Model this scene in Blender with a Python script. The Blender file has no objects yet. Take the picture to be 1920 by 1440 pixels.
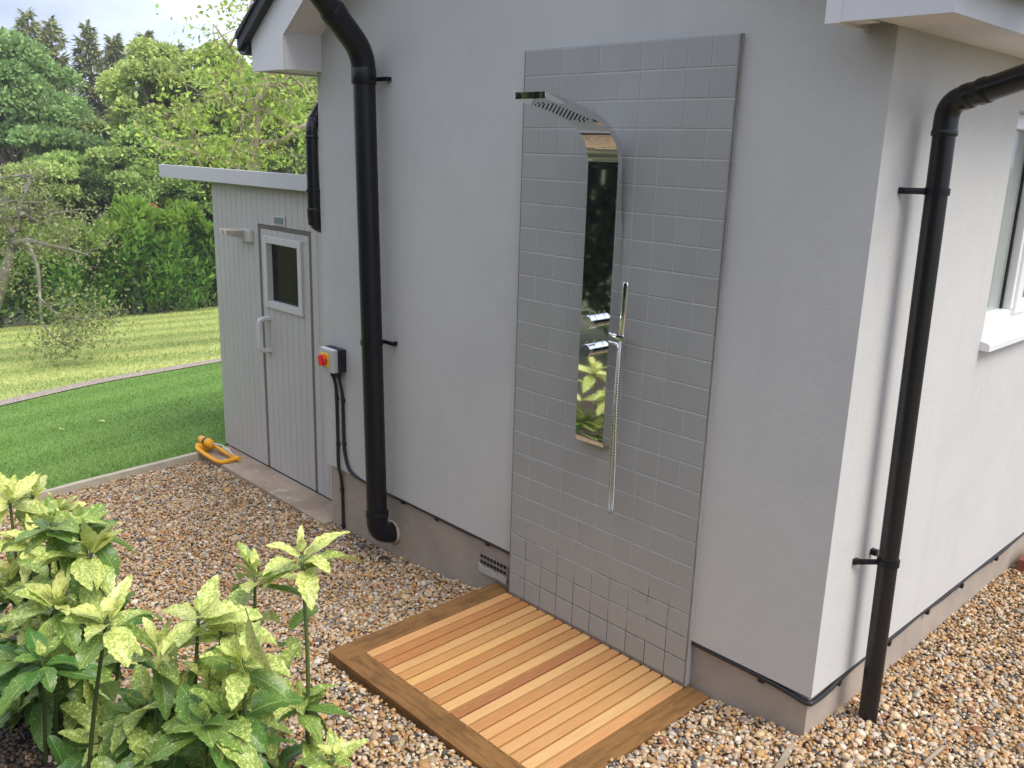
import bpy, bmesh, math, random
import numpy as np
from mathutils import Vector, Matrix
random.seed(7)
RNG = np.random.default_rng(11)
R = math.radians
SC = bpy.context.scene
COL = SC.collection

# ------------------------------------------------------------------ camera
CAM = np.array([2.73449, -2.67358, 2.00988]); FPX = 1668.33
_yaw, _pit, _rol = -0.80394, -0.25634, 0.029788
_f = np.array([math.sin(_yaw)*math.cos(_pit), math.cos(_yaw)*math.cos(_pit), math.sin(_pit)])
_r = np.array([math.cos(_yaw), -math.sin(_yaw), 0.0]); _u = np.cross(_r, _f)
CR = _r*math.cos(_rol)+_u*math.sin(_rol); CU = -_r*math.sin(_rol)+_u*math.cos(_rol); CF = _f
cam = bpy.data.cameras.new('camera'); camo = bpy.data.objects.new('camera', cam); COL.objects.link(camo)
cam.sensor_width = 36; cam.lens = 36*FPX/1920; cam.clip_start = 0.05; cam.clip_end = 2000
M = Matrix(((CR[0], CU[0], -CF[0], CAM[0]), (CR[1], CU[1], -CF[1], CAM[1]), (CR[2], CU[2], -CF[2], CAM[2]), (0, 0, 0, 1)))
camo.matrix_world = M
SC.camera = camo

def ray(u, v): return CF + CR*(u-960)/FPX - CU*(v-720)/FPX
def on(u, v, ax, val):                 # point where the sight line meets a plane x, y or z = val
    d = ray(u, v); return CAM + d*((val-CAM[ax])/d[ax])
def W(u, v, D):                        # point at horizontal distance D from the viewpoint
    d = ray(u, v); return CAM + d*(D/math.hypot(d[0], d[1]))

# ------------------------------------------------------------------ world, sun, exposure
SUN_DIR = Vector((0.56, 0.05, 0.83)).normalized()
SUN_EL = math.asin(SUN_DIR.z); SUN_AZ = math.atan2(SUN_DIR.x, SUN_DIR.y)
world = bpy.data.worlds.new('World'); SC.world = world; world.use_nodes = True
nt = world.node_tree; nt.nodes.clear()
def N(t, k, **kw):
    n = t.nodes.new(k)
    for a, b in kw.items(): setattr(n, a, b)
    return n
sky = N(nt, 'ShaderNodeTexSky', sky_type='NISHITA', sun_disc=False, sun_elevation=SUN_EL, sun_rotation=SUN_AZ)
bg = N(nt, 'ShaderNodeBackground'); bg.inputs[1].default_value = 0.10
nt.links.new(sky.outputs[0], bg.inputs[0])
tc = N(nt, 'ShaderNodeTexCoord'); mp = N(nt, 'ShaderNodeMapping'); mp.inputs['Scale'].default_value = (1.0, 1.0, 2.6); mp.inputs['Location'].default_value = (1.7, 0.4, 0.62)
nt.links.new(tc.outputs['Generated'], mp.inputs[0])
nz = N(nt, 'ShaderNodeTexNoise'); nz.inputs['Scale'].default_value = 2.6; nz.inputs['Detail'].default_value = 7; nz.inputs['Roughness'].default_value = 0.55
nt.links.new(mp.outputs[0], nz.inputs[0])
rp = N(nt, 'ShaderNodeValToRGB')
rp.color_ramp.elements[0].position = 0.36; rp.color_ramp.elements[0].color = (0.30, 0.34, 0.46, 1)
rp.color_ramp.elements[1].position = 0.70; rp.color_ramp.elements[1].color = (1.0, 1.0, 1.0, 1)
e_ = rp.color_ramp.elements.new(0.5); e_.color = (0.45, 0.50, 0.65, 1)
nt.links.new(nz.outputs[0], rp.inputs[0])
bg2 = N(nt, 'ShaderNodeBackground'); bg2.inputs[1].default_value = 1.3
nt.links.new(rp.outputs[0], bg2.inputs[0])
mx = N(nt, 'ShaderNodeMixShader'); mx.inputs[0].default_value = 0.86
nt.links.new(bg.outputs[0], mx.inputs[1]); nt.links.new(bg2.outputs[0], mx.inputs[2])
wo = N(nt, 'ShaderNodeOutputWorld'); nt.links.new(mx.outputs[0], wo.inputs[0])

sl = bpy.data.lights.new('sun', 'SUN'); sl.energy = 2.3; sl.angle = R(32); sl.color = (1.0, 0.95, 0.87)
so = bpy.data.objects.new('sun', sl); COL.objects.link(so)
so.rotation_euler = SUN_DIR.to_track_quat('Z', 'Y').to_euler(); so.location = (6, 2, 8)
SC.view_settings.view_transform = 'Standard'; SC.view_settings.look = 'None'
SC.view_settings.exposure = 0.74; SC.view_settings.gamma = 1.0
SC.cycles.max_bounces = 8; SC.cycles.glossy_bounces = 4; SC.cycles.transparent_max_bounces = 8

# ------------------------------------------------------------------ object helpers
def tag(o, label=None, cat=None, group=None, kind=None):
    if label: o['label'] = label
    if cat: o['category'] = cat
    if group: o['group'] = group
    if kind: o['kind'] = kind
    return o
def thing(name, label, cat, loc, group=None):
    o = bpy.data.objects.new(name, None); COL.objects.link(o); o.location = tuple(float(a) for a in loc)
    o.empty_display_size = 0.1
    return tag(o, label, cat, group)
def rootloc(p):
    while p.parent: p = p.parent
    return np.array(p.location)

def link_mesh(name, me, mats, parent=None, loc=None):
    for m in (mats if isinstance(mats, (list, tuple)) else [mats]): me.materials.append(m)
    o = bpy.data.objects.new(name, me); COL.objects.link(o)
    if parent is not None: o.parent = parent; off = rootloc(parent)
    else:
        off = np.array(loc if loc is not None else (0, 0, 0), float); o.location = tuple(off)
    if np.abs(off).sum() > 0: me.transform(Matrix.Translation(Vector([-float(a) for a in off])))
    return o

class MB:
    """collects solids in world coordinates and links them as one mesh"""
    def __init__(s): s.bm = bmesh.new()
    def box(s, x0, x1, y0, y1, z0, z1, bev=0.0, mi=0, mat=None):
        g = bmesh.ops.create_cube(s.bm, size=1.0)
        vs = g['verts']
        for v in vs:
            v.co = Vector((x0+(v.co.x+.5)*(x1-x0), y0+(v.co.y+.5)*(y1-y0), z0+(v.co.z+.5)*(z1-z0)))
        if mat is not None: bmesh.ops.transform(s.bm, matrix=mat, verts=vs)
        fs = set(f for v in vs for f in v.link_faces)
        for f in fs: f.material_index = mi
        if bev > 0:
            es = list(set(e for v in vs for e in v.link_edges))
            r = bmesh.ops.bevel(s.bm, geom=es, offset=bev, segments=2, profile=0.6, affect='EDGES')
            for f in r['faces']: f.material_index = mi
        return s
    def obox(s, c, ax, ay, az, hx, hy, hz, bev=0.0, mi=0):     # oriented box
        ax, ay, az = [Vector(a).normalized() for a in (ax, ay, az)]
        m = Matrix(((ax.x, ay.x, az.x, c[0]), (ax.y, ay.y, az.y, c[1]), (ax.z, ay.z, az.z, c[2]), (0, 0, 0, 1)))
        return s.box(-hx, hx, -hy, hy, -hz, hz, bev, mi, m)
    def tube(s, pts, r, n=16, cap=True, mi=0):
        pts = [Vector([float(a) for a in p]) for p in pts]
        rs = r if isinstance(r, (list, tuple, np.ndarray)) else [r]*len(pts)
        rings = []; ref = None
        for i, p in enumerate(pts):
            t = (pts[min(i+1, len(pts)-1)]-pts[max(i-1, 0)])
            if t.length < 1e-9: t = Vector((0, 0, 1))
            t.normalize()
            if ref is None: ref = Vector((1, 0, 0)) if abs(t.x) < .8 else Vector((0, 1, 0))
            a = (ref - t*ref.dot(t)).normalized(); b = t.cross(a); ref = a
            rings.append([s.bm.verts.new(p+(a*math.cos(2*math.pi*k/n)+b*math.sin(2*math.pi*k/n))*float(rs[i])) for k in range(n)])
        for i in range(len(rings)-1):
            for k in range(n):
                f = s.bm.faces.new((rings[i][k], rings[i][(k+1) % n], rings[i+1][(k+1) % n], rings[i+1][k])); f.smooth = True; f.material_index = mi
        if cap:
            f = s.bm.faces.new(rings[0][::-1]); f.material_index = mi
            f = s.bm.faces.new(rings[-1]); f.material_index = mi
        return s
    def prism(s, poly, axis, a, b, mi=0, smooth=False):
        """polygon in the two other axes, extruded along axis from a to b"""
        def P(q, t):
            if axis == 0: return Vector((t, q[0], q[1]))
            if axis == 1: return Vector((q[0], t, q[1]))
            return Vector((q[0], q[1], t))
        A = [s.bm.verts.new(P(q, a)) for q in poly]; B = [s.bm.verts.new(P(q, b)) for q in poly]
        n = len(poly); fs = [s.bm.faces.new(A), s.bm.faces.new(B[::-1])]
        for i in range(n):
            f = s.bm.faces.new((A[i], B[i], B[(i+1) % n], A[(i+1) % n])); f.smooth = smooth; fs.append(f)
        for f in fs: f.material_index = mi
        return s
    def face(s, pts, mi=0):
        f = s.bm.faces.new([s.bm.verts.new(Vector([float(a) for a in p])) for p in pts]); f.material_index = mi
        return s
    def build(s, name, mats, parent=None, loc=None, smooth_angle=None):
        bmesh.ops.recalc_face_normals(s.bm, faces=s.bm.faces)
        me = bpy.data.meshes.new(name); s.bm.to_mesh(me); s.bm.free()
        o = link_mesh(name, me, mats, parent, loc)
        if smooth_angle:
            me.polygons.foreach_set('use_smooth', [True]*len(me.polygons))
            me.set_sharp_from_angle(angle=R(smooth_angle))
        return o

def fast_mesh(name, V, F, mats, parent=None, loc=None, col=None, smooth=False, attr='col'):
    """numpy mesh; F is (n,k); col is per vertex (n,4)"""
    V = np.asarray(V, np.float32); F = np.asarray(F, np.int32); k = F.shape[1]
    me = bpy.data.meshes.new(name)
    me.vertices.add(len(V)); me.vertices.foreach_set('co', V.ravel())
    me.loops.add(F.size); me.loops.foreach_set('vertex_index', F.ravel())
    me.polygons.add(len(F)); me.polygons.foreach_set('loop_start', np.arange(0, F.size, k, dtype=np.int32))
    me.polygons.foreach_set('loop_total', np.full(len(F), k, np.int32))
    me.polygons.foreach_set('use_smooth', np.full(len(F), bool(smooth)))
    me.update(calc_edges=True)
    if col is not None:
        a = me.color_attributes.new(attr, 'FLOAT_COLOR', 'POINT'); a.data.foreach_set('color', np.asarray(col, np.float32).ravel())
    return link_mesh(name, me, mats, parent, loc)

def smooth_path(pts, n=8):
    pts = [np.array(p, float) for p in pts]; out = []
    P = [2*pts[0]-pts[1]]+pts+[2*pts[-1]-pts[-2]]
    for i in range(1, len(P)-2):
        for t in np.linspace(0, 1, n, endpoint=False):
            a, b, c, d = P[i-1], P[i], P[i+1], P[i+2]
            out.append(.5*((2*b)+(c-a)*t+(2*a-5*b+4*c-d)*t*t+(3*b-a-3*c+d)*t**3))
    out.append(pts[-1]); return out
def arc_corner(p0, c, p1, r, n=8):
    """straight p0->c->p1 with the corner rounded over length r"""
    p0, c, p1 = [np.array(q, float) for q in (p0, c, p1)]
    a = c+(p0-c)/np.linalg.norm(p0-c)*r; b = c+(p1-c)/np.linalg.norm(p1-c)*r
    return [p0]+[(1-t)**2*a+2*t*(1-t)*c+t*t*b for t in np.linspace(0, 1, n)]+[p1]

# ------------------------------------------------------------------ materials
def mat(name, col, rough=.6, metal=0., spec=.5, bump=None, var=None, attr=None, transl=0., coat=0.):
    """bump=[(scale,strength,dist),...]  var=[(scale,colour,lo,hi,amount,(stretch))...]  attr=colour attribute used as base"""
    m = bpy.data.materials.new(name); m.use_nodes = True; t = m.node_tree
    b = t.nodes['Principled BSDF']; b.inputs['Roughness'].default_value = rough; b.inputs['Metallic'].default_value = metal
    b.inputs['Specular IOR Level'].default_value = spec; b.inputs['Coat Weight'].default_value = coat
    tc = N(t, 'ShaderNodeTexCoord')
    if attr:
        a = N(t, 'ShaderNodeAttribute', attribute_name=attr); cur = a.outputs['Color']
    else:
        a = N(t, 'ShaderNodeRGB'); a.outputs[0].default_value = (*col, 1); cur = a.outputs[0]
    for v in (var or []):
        sc, c2, lo, hi, amt = v[:5]
        mp = N(t, 'ShaderNodeMapping'); mp.inputs['Scale'].default_value = v[5] if len(v) > 5 else (1, 1, 1)
        t.links.new(tc.outputs['Object'], mp.inputs[0])
        nz = N(t, 'ShaderNodeTexNoise'); nz.inputs['Scale'].default_value = sc; nz.inputs['Detail'].default_value = 5
        nz.inputs['Roughness'].default_value = .6
        t.links.new(mp.outputs[0], nz.inputs[0])
        mr = N(t, 'ShaderNodeMapRange'); mr.inputs[1].default_value = lo; mr.inputs[2].default_value = hi; mr.inputs[4].default_value = amt
        t.links.new(nz.outputs[0], mr.inputs[0])
        mx = N(t, 'ShaderNodeMix', data_type='RGBA'); mx.inputs[7].default_value = (*c2, 1)
        t.links.new(mr.outputs[0], mx.inputs[0]); t.links.new(cur, mx.inputs[6]); cur = mx.outputs[2]
    t.links.new(cur, b.inputs['Base Color'])
    nrm = None
    for bp in (bump or []):
        sc, st, ds = bp[:3]
        mp = N(t, 'ShaderNodeMapping'); mp.inputs['Scale'].default_value = bp[3] if len(bp) > 3 else (1, 1, 1)
        t.links.new(tc.outputs['Object'], mp.inputs[0])
        nz = N(t, 'ShaderNodeTexNoise'); nz.inputs['Scale'].default_value = sc; nz.inputs['Detail'].default_value = 4
        t.links.new(mp.outputs[0], nz.inputs[0])
        bn = N(t, 'ShaderNodeBump'); bn.inputs['Strength'].default_value = st; bn.inputs['Distance'].default_value = ds
        t.links.new(nz.outputs[0], bn.inputs['Height'])
        if nrm: t.links.new(nrm, bn.inputs['Normal'])
        nrm = bn.outputs[0]
    if nrm: t.links.new(nrm, b.inputs['Normal'])
    if transl > 0:
        tr = N(t, 'ShaderNodeBsdfTranslucent'); t.links.new(cur, tr.inputs[0])
        ms = N(t, 'ShaderNodeMixShader'); ms.inputs[0].default_value = transl
        out = t.nodes['Material Output']
        t.links.new(b.outputs[0], ms.inputs[1]); t.links.new(tr.outputs[0], ms.inputs[2]); t.links.new(ms.outputs[0], out.inputs[0])
    return m

M_RENDER = mat('render_paint', (.575, .565, .543), .75, spec=.25,
               bump=[(260, .8, .0018), (55, .35, .003), (3, .25, .008)],
               var=[(1.3, (.51, .503, .49), .45, .7, .7), (9, (.60, .593, .58), .5, .75, .5), (22, (.42, .385, .35), .66, .8, .35), (1.1, (.48, .46, .435), .56, .8, .5, (6, 6, .35))])
M_PLINTH = mat('plinth_paint', (.42, .352, .288), .8, spec=.2, bump=[(170, .5, .002), (20, .3, .004)],
               var=[(4, (.31, .26, .225), .42, .7, .8), (18, (.40, .35, .32), .6, .8, .5)])
M_WHITE = mat('white_gloss_paint', (.74, .73, .725), .4, bump=[(40, .12, .001)], var=[(14, (.62, .60, .58), .55, .8, .35)])
M_SOFFIT = mat('soffit_board', (.80, .77, .74), .6, bump=[(60, .15, .001)], var=[(9, (.6, .55, .5), .5, .8, .35)])
M_UPVC = mat('white_upvc', (.82, .82, .82), .3, spec=.5)
M_BLACK = mat('black_plastic', (.006, .006, .008), .32, spec=.55, bump=[(400, .05, .0005), (6, .05, .004)],
              var=[(35, (.02, .02, .02), .6, .8, .5), (220, (.10, .10, .10), .72, .80, .3)])
M_BLACKMATT = mat('black_cast_pipe', (.006, .006, .009), .38, spec=.32, bump=[(300, .15, .001)],
              var=[(30, (.018, .018, .02), .55, .8, .5), (160, (.12, .12, .12), .73, .80, .3)])
M_CABLE = mat('black_cable', (.018, .018, .020), .5, bump=[(300, .1, .0006)], var=[(60, (.06, .058, .056), .55, .75, .6)])
M_SLATE = mat('dark_slate', (.035, .036, .04), .6, bump=[(60, .4, .003)], var=[(20, (.07, .07, .07), .5, .8, .5)])
M_CHROME = mat('polished_chrome', (.86, .87, .88), .035, metal=1., bump=[(6, .02, .004)])
M_CHROME2 = mat('ribbed_chrome', (.80, .80, .80), .12, metal=1.)
M_DARKDOT = mat('nozzle_rubber', (.03, .03, .03), .6)
M_TILE = mat('grey_tile', (.235, .235, .225), .42, spec=.4, attr='col', bump=[(220, .06, .0006), (7, .05, .004)],
             var=[(3.5, (.33, .328, .312), .45, .75, .4), (60, (.46, .45, .43), .62, .8, .25, (1, 1, .12))])
M_BOARD = mat('backer_board_edge', (.36, .355, .36), .8, bump=[(120, .3, .002)], var=[(30, (.22, .18, .15), .55, .75, .5)])
M_TRIM = mat('brown_sealant', (.21, .175, .145), .7, var=[(40, (.30, .27, .24), .48, .66, .8, (1, 1, .3))])
def wood(name, base, dark, pale, sx, amt=.8):
    return mat(name, base, .62, spec=.3, var=[(16, dark, .45, .72, amt, sx), (70, pale, .55, .8, .55, sx), (7, dark, .52, .74, .6)],
               bump=[(90, .28, .0015, sx)])
M_OAKY = wood('stained_oak_along_y', (.235, .118, .038), (.075, .036, .013), (.42, .25, .10), (3, .35, 3))
M_OAKX = wood('stained_oak_along_x', (.235, .117, .037), (.07, .033, .012), (.40, .235, .09), (.35, 3, 3))
M_SLAT = mat('cedar_slat', (.5, .3, .1), .55, spec=.3, attr='col',
             var=[(22, (.40, .19, .07), .50, .78, .55, (2.4, .2, 2.4)), (90, (.70, .49, .26), .55, .8, .45, (2.4, .16, 2.4))], bump=[(120, .15, .001, (3, .3, 3))])
M_TIMBER = wood('weathered_timber', (.36, .29, .21), (.20, .15, .105), (.48, .42, .34), (2, .4, 2), .7)
M_EDGE = wood('pale_edging_timber', (.50, .45, .36), (.33, .28, .21), (.58, .54, .46), (2, .4, 2), .5)
M_STEP = mat('worn_stone_step', (.44, .345, .26), .85, bump=[(60, .5, .003)], var=[(3.2, (.30, .22, .15), .42, .66, .9), (9, (.60, .53, .46), .58, .70, .7), (40, (.22, .16, .12), .62, .75, .6)])
M_SHED = mat('shed_paint', (.535, .518, .488), .6, spec=.3, bump=[(120, .15, .0008, (1, 1, .15))], var=[(3, (.49, .47, .44), .45, .75, .6), (30, (.57, .555, .525), .6, .8, .4, (1, 1, .1))])
M_SHEDTRIM = mat('shed_white_trim', (.62, .605, .585), .5, var=[(12, (.55, .53, .51), .5, .75, .5)])
M_GAP = mat('dark_door_gap', (.17, .15, .13), .8)  # dark colour stands in for shade in the gap round the door
M_FASCIA = mat('shed_fascia_paint', (.62, .61, .625), .45, var=[(6, (.56, .55, .56), .5, .75, .5)])
M_MOSS = mat('mossy_roof_felt', (.16, .16, .11), .9, bump=[(30, .8, .01)], var=[(20, (.30, .27, .22), .5, .7, .8)])
M_PINE = mat('bare_pine', (.42, .28, .15), .6, var=[(20, (.32, .19, .09), .5, .7, .7, (3, 3, .3))])
M_YELLOW = mat('yellow_plastic', (.92, .43, .015), .38, var=[(20, (.84, .37, .012), .5, .8, .5)])
M_SWYEL = mat('switch_yellow', (.85, .60, .02), .4)
M_RED = mat('switch_red', (.66, .03, .025), .35)
M_GREY = mat('switch_grey', (.50, .51, .51), .45, var=[(30, (.44, .44, .43), .5, .75, .5)])
M_METAL = mat('white_metal_tube', (.72, .71, .70), .3, metal=.4)
M_PLATE = mat('plate_green', (.15, .21, .18), .4)
M_CREAM = mat('cream_plastic', (.60, .58, .52), .5)
M_LENS = mat('lamp_lens', (.30, .28, .25), .3)
M_MORTAR = mat('pale_mortar', (.46, .43, .40), .9, bump=[(80, .9, .006)], var=[(25, (.32, .28, .25), .5, .7, .7)])
M_BRICKRED = mat('terracotta', (.25, .075, .045), .7, bump=[(90, .4, .002)], var=[(15, (.16, .06, .04), .5, .7, .7)])
M_HOLE = mat('vent_dark', (.02, .018, .016), .9)
M_SOIL = mat('soil', (.055, .038, .026), .95, bump=[(25, 1., .03), (120, .8, .006)], var=[(30, (.10, .07, .05), .5, .7, .7)])

def glass_mat(name, col, rough, mixg):
    m = mat(name, col, rough, spec=.8, coat=mixg); return m
M_WINGLASS = mat('frosted_window_glass', (.36, .39, .36), .16, spec=.7, coat=.6, var=[(2.2, (.24, .27, .25), .42, .65, .8), (6, (.48, .50, .48), .55, .75, .5)])
m = bpy.data.materials.new('dark_door_glass'); m.use_nodes = True; t = m.node_tree; t.nodes.clear()
a = N(t, 'ShaderNodeBsdfTransparent'); a.inputs[0].default_value = (.32, .34, .32, 1)
b = N(t, 'ShaderNodeBsdfGlossy'); b.inputs['Roughness'].default_value = .02
fr = N(t, 'ShaderNodeFresnel'); fr.inputs[0].default_value = 1.5; ms = N(t, 'ShaderNodeMixShader'); ot = N(t, 'ShaderNodeOutputMaterial')
t.links.new(fr.outputs[0], ms.inputs[0]); t.links.new(a.outputs[0], ms.inputs[1]); t.links.new(b.outputs[0], ms.inputs[2]); t.links.new(ms.outputs[0], ot.inputs[0])
M_DOORGLASS = m

# grout: pale, with dark stains that grow in low on the wall
m = mat('grout', (.36, .355, .345), .85); t = m.node_tree; b = t.nodes['Principled BSDF']
tc = N(t, 'ShaderNodeTexCoord'); sp = N(t, 'ShaderNodeSeparateXYZ'); t.links.new(tc.outputs['Object'], sp.inputs[0])
nz = N(t, 'ShaderNodeTexNoise'); nz.inputs['Scale'].default_value = 9; nz.inputs['Detail'].default_value = 6; t.links.new(tc.outputs['Object'], nz.inputs[0])
m1 = N(t, 'ShaderNodeMath', operation='MULTIPLY_ADD'); m1.inputs[1].default_value = -1.0; m1.inputs[2].default_value = .46; t.links.new(sp.outputs[2], m1.inputs[0])
m2 = N(t, 'ShaderNodeMath', operation='ADD'); t.links.new(m1.outputs[0], m2.inputs[0]); t.links.new(nz.outputs[0], m2.inputs[1])
mr = N(t, 'ShaderNodeMapRange'); mr.inputs[1].default_value = .62; mr.inputs[2].default_value = .84; t.links.new(m2.outputs[0], mr.inputs[0])
mx = N(t, 'ShaderNodeMix', data_type='RGBA'); mx.inputs[6].default_value = (.50, .495, .48, 1); mx.inputs[7].default_value = (.10, .09, .08, 1)
t.links.new(mr.outputs[0], mx.inputs[0]); t.links.new(mx.outputs[2], b.inputs['Base Color'])
M_GROUT = m

# ------------------------------------------------------------------ terrain heights
def gz(x):      # gravel level round the house
    return float(np.interp(x, [-3.4, -1.5, -.67, -.12, .5, 1.2, 1.6, 3.2], [-.235, -.212, -.155, -.092, -.062, -.022, .012, .025]))
def lz(x):      # lawn falls away from the house
    return float(-.19+.13*(x+3.25)) if x > -24 else float(-.19+.13*(-20.75))
def gz2(x, y): return gz(x)+.030*min(1, max(0, -y/.8))*min(1, max(0, (x+1.2)/.8))
gzv = np.vectorize(gz); lzv = np.vectorize(lz)
XC, XL, ZB, ZS = 1.512, -1.60, .189, 2.385     # house corner, left corner, foot of the render, soffit

def sheet(name, xs, ys, zf, m, off=0.0):
    X, Y = np.meshgrid(xs, ys, indexing='ij'); Z = np.vectorize(zf)(X, Y)+off
    V = np.stack([X, Y, Z], -1).reshape(-1, 3); ny = len(ys); F = []
    for i in range(len(xs)-1):
        for j in range(ny-1):
            a = i*ny+j; F.append((a, a+ny, a+ny+1, a+1))
    o = fast_mesh(name, V, F, m, smooth=True); tag(o, kind='structure'); return o

M_GROUND = mat('rough_ground', (.085, .10, .035), .95, bump=[(8, 1., .05)], var=[(3, (.13, .12, .06), .4, .7, .8)])
M_GRAVELBASE = mat('gravel_bed', (.22, .16, .10), .95, bump=[(60, 1., .012), (140, 1., .006)],
                   var=[(70, (.40, .31, .21), .5, .62, .8), (95, (.09, .08, .075), .56, .66, .8)])
M_LAWN = mat('lawn', (.055, .135, .022), .9, spec=.15, attr='col', bump=[(180, .9, .012), (25, .5, .02)], var=[(5, (.20, .31, .085), .45, .75, .5), (90, (.10, .22, .04), .5, .7, .5)])
M_GRASS = mat('grass_blade', (.06, .15, .02), .6, spec=.25, attr='col', transl=.3)
M_MULCH = mat('bark_mulch', (.34, .27, .22), .95, bump=[(60, 1., .02)], var=[(50, (.58, .52, .46), .50, .60, .8), (35, (.09, .06, .045), .55, .7, .8)])

def zground(x, y): return (lz(x) if x < -3.25 else gz(x))-.12
xs = np.concatenate([np.linspace(-900, -60, 8), np.linspace(-50, -4, 24), np.linspace(-3.25, 3.5, 10), [8, 20, 60, 300, 900]])
ys = np.concatenate([[-900, -300, -100, -40], np.linspace(-20, 30, 11), [60, 150, 400, 900]])
sheet('ground', xs, ys, zground, M_GROUND)
sheet('gravel_bed', np.linspace(-3.26, 5.0, 30), np.linspace(-2.35, 6.5, 12), lambda x, y: gz2(x, y), M_GRAVELBASE, -.018)
sheet('flower_bed', np.linspace(-3.26, 6.0, 16), np.linspace(-7.5, -1.80, 9), lambda x, y: gz2(x, y)-.006+(.02 if y < -2.4 else (-.004 if x < .2 else -.03)), M_SOIL)

# lawns: sheets with mowing stripes in the grass colour, edges as in the place
P_N = [(-7.28, -3.4), (-7.36, -.36), (-7.54, -.26), (-8.05, .97), (-8.31, 2.51), (-8.6, 4.6), (-9.1, 7.5)]      # near side of mulch strip
def pathx(y, o=0.): return np.interp(y, [-3.4, -.36, .3, .97, 2.5, 4.6, 7.5], [-6.5, -7.35, -7.72, -8.05, -8.35, -8.7, -9.2])-o
def edgex(y): return -3.268+.242*np.clip((-.03-y)/2.57, 0, 1.4)
def stripe_col(x, y, near):
    if near:
        s = np.sin((x+3.2+.32*y)*2*math.pi/.95); k = np.clip(s*3, -1, 1)*.5+.5
        a = np.array([.165, .305, .070]); b = np.array([.195, .345, .082])
    else:
        s = np.sin((x*.93-.36*y)*2*math.pi/1.9); k = np.clip(s*2, -1, 1)*.5+.5
        a = np.array([.41, .48, .155]); b = np.array([.56, .60, .215])  # far lawn is paler and yellower than the near one
    return a*(1-k[..., None])+b*k[..., None]
def lawn_sheet(name, near):
    ys = np.linspace(-3.4, 7.5, 70) if near else np.linspace(-6, 16, 90)
    n = 60 if near else 120; V = []; C = []
    for y in ys:
        if near: x0, x1 = edgex(y), pathx(y)
        else: x0, x1 = pathx(y, .32), -21.4
        t = np.linspace(0, 1, n); x = x0+(x1-x0)*t
        z = lzv(x); V.append(np.stack([x, np.full(n, y), z], -1)); C.append(stripe_col(x, np.full(n, y), near))
    V = np.array(V).reshape(-1, 3); C = np.concatenate([np.array(C).reshape(-1, 3), np.ones((len(V), 1))], 1)
    if not near:
        d = np.clip((V[:, 0]+21.2)/1.8, 0, 1)[:, None]; nn = RNG.random((len(V), 1))*.5
        C[:, :3] = C[:, :3]*np.clip(d+nn*.4, 0, 1)+np.array([.30, .20, .12])*(1-np.clip(d+nn*.4, 0, 1))
    F = [(i*n+j, i*n+j+1, (i+1)*n+j+1, (i+1)*n+j) for i in range(len(ys)-1) for j in range(n-1)]
    tag(fast_mesh(name, V, F, M_LAWN, col=C, smooth=True), kind='structure')
lawn_sheet('lawn', True); lawn_sheet('far_lawn', False)
ys = np.linspace(-3.4, 7.5, 40); V = []; F = []
for i, y in enumerate(ys):
    for o in (-.02, .16, .34): V.append((pathx(y, o), y, lz(pathx(y, o))+.012+(.02 if o == .16 else 0)))
for i in range(len(ys)-1):
    for j in range(2): F.append((i*3+j, i*3+j+1, i*3+j+4, i*3+j+3))
tag(fast_mesh('mulch_path', V, F, M_MULCH, smooth=True), kind='structure')

def frustum(P, mu=60, mv=60, md=1e9):
    d = P-CAM; z = d@CF; u = 960+FPX*(d@CR)/np.maximum(z, 1e-3); v = 720-FPX*(d@CU)/np.maximum(z, 1e-3)
    return (z > .2) & (z < md) & (u > -mu) & (u < 1920+mu) & (v > -mv) & (v < 1440+mv)

def grass_mesh(name, P, h, w, col, lean):
    n = len(P); a = RNG.random(n)*2*math.pi; s = np.stack([np.cos(a), np.sin(a), 0*a], -1)
    hh = h*(.6+.8*RNG.random(n)); tip = np.stack([lean[0]+.5*RNG.normal(size=n), lean[1]+.5*RNG.normal(size=n), np.ones(n)], -1)
    tip /= np.linalg.norm(tip, axis=1)[:, None]
    ww = (w*(.7+.6*RNG.random(n)))[:, None]
    V = np.stack([P-s*ww, P+s*ww, P+tip*hh[:, None]], 1).reshape(-1, 3)
    F = np.arange(3*n).reshape(-1, 3); C = np.repeat(np.concatenate([col, np.ones((n, 1))], 1), 3, 0)
    o = fast_mesh(name, V, F, M_GRASS, col=C); tag(o, kind='stuff', label=None); return o
n = 95000
y = RNG.uniform(-2.2, 6, n); x = edgex(y)-.015-RNG.random(n)**1.25*5.5
P = np.stack([x, y, lzv(x)], -1); k = frustum(P, 150, 100) & (x > pathx(y)+.01); P = P[k]
c = stripe_col(P[:, 0], P[:, 1], True)*(0.75+.55*RNG.random((len(P), 1))); c[:, 0] *= 1+.35*RNG.random(len(P))
g = grass_mesh('lawn_grass', P, .022, .0035, c, (.1, .3)); tag(g, 'short bright green mown grass of the nearer lawn', 'grass')
n = 120000
y = RNG.uniform(-4, 13, n); x = -7.5-RNG.random(n)*13.8
P = np.stack([x, y, lzv(x)], -1); k = frustum(P, 100, 60) & (x < pathx(y, .34)); P = P[k]
c = stripe_col(P[:, 0], P[:, 1], False)*(0.72+.5*RNG.random((len(P), 1)))
g = grass_mesh('far_lawn_grass', P, .035, .010, c, (.1, .3)); tag(g, 'straw coloured mown grass beyond the mulch strip', 'grass')

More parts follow.
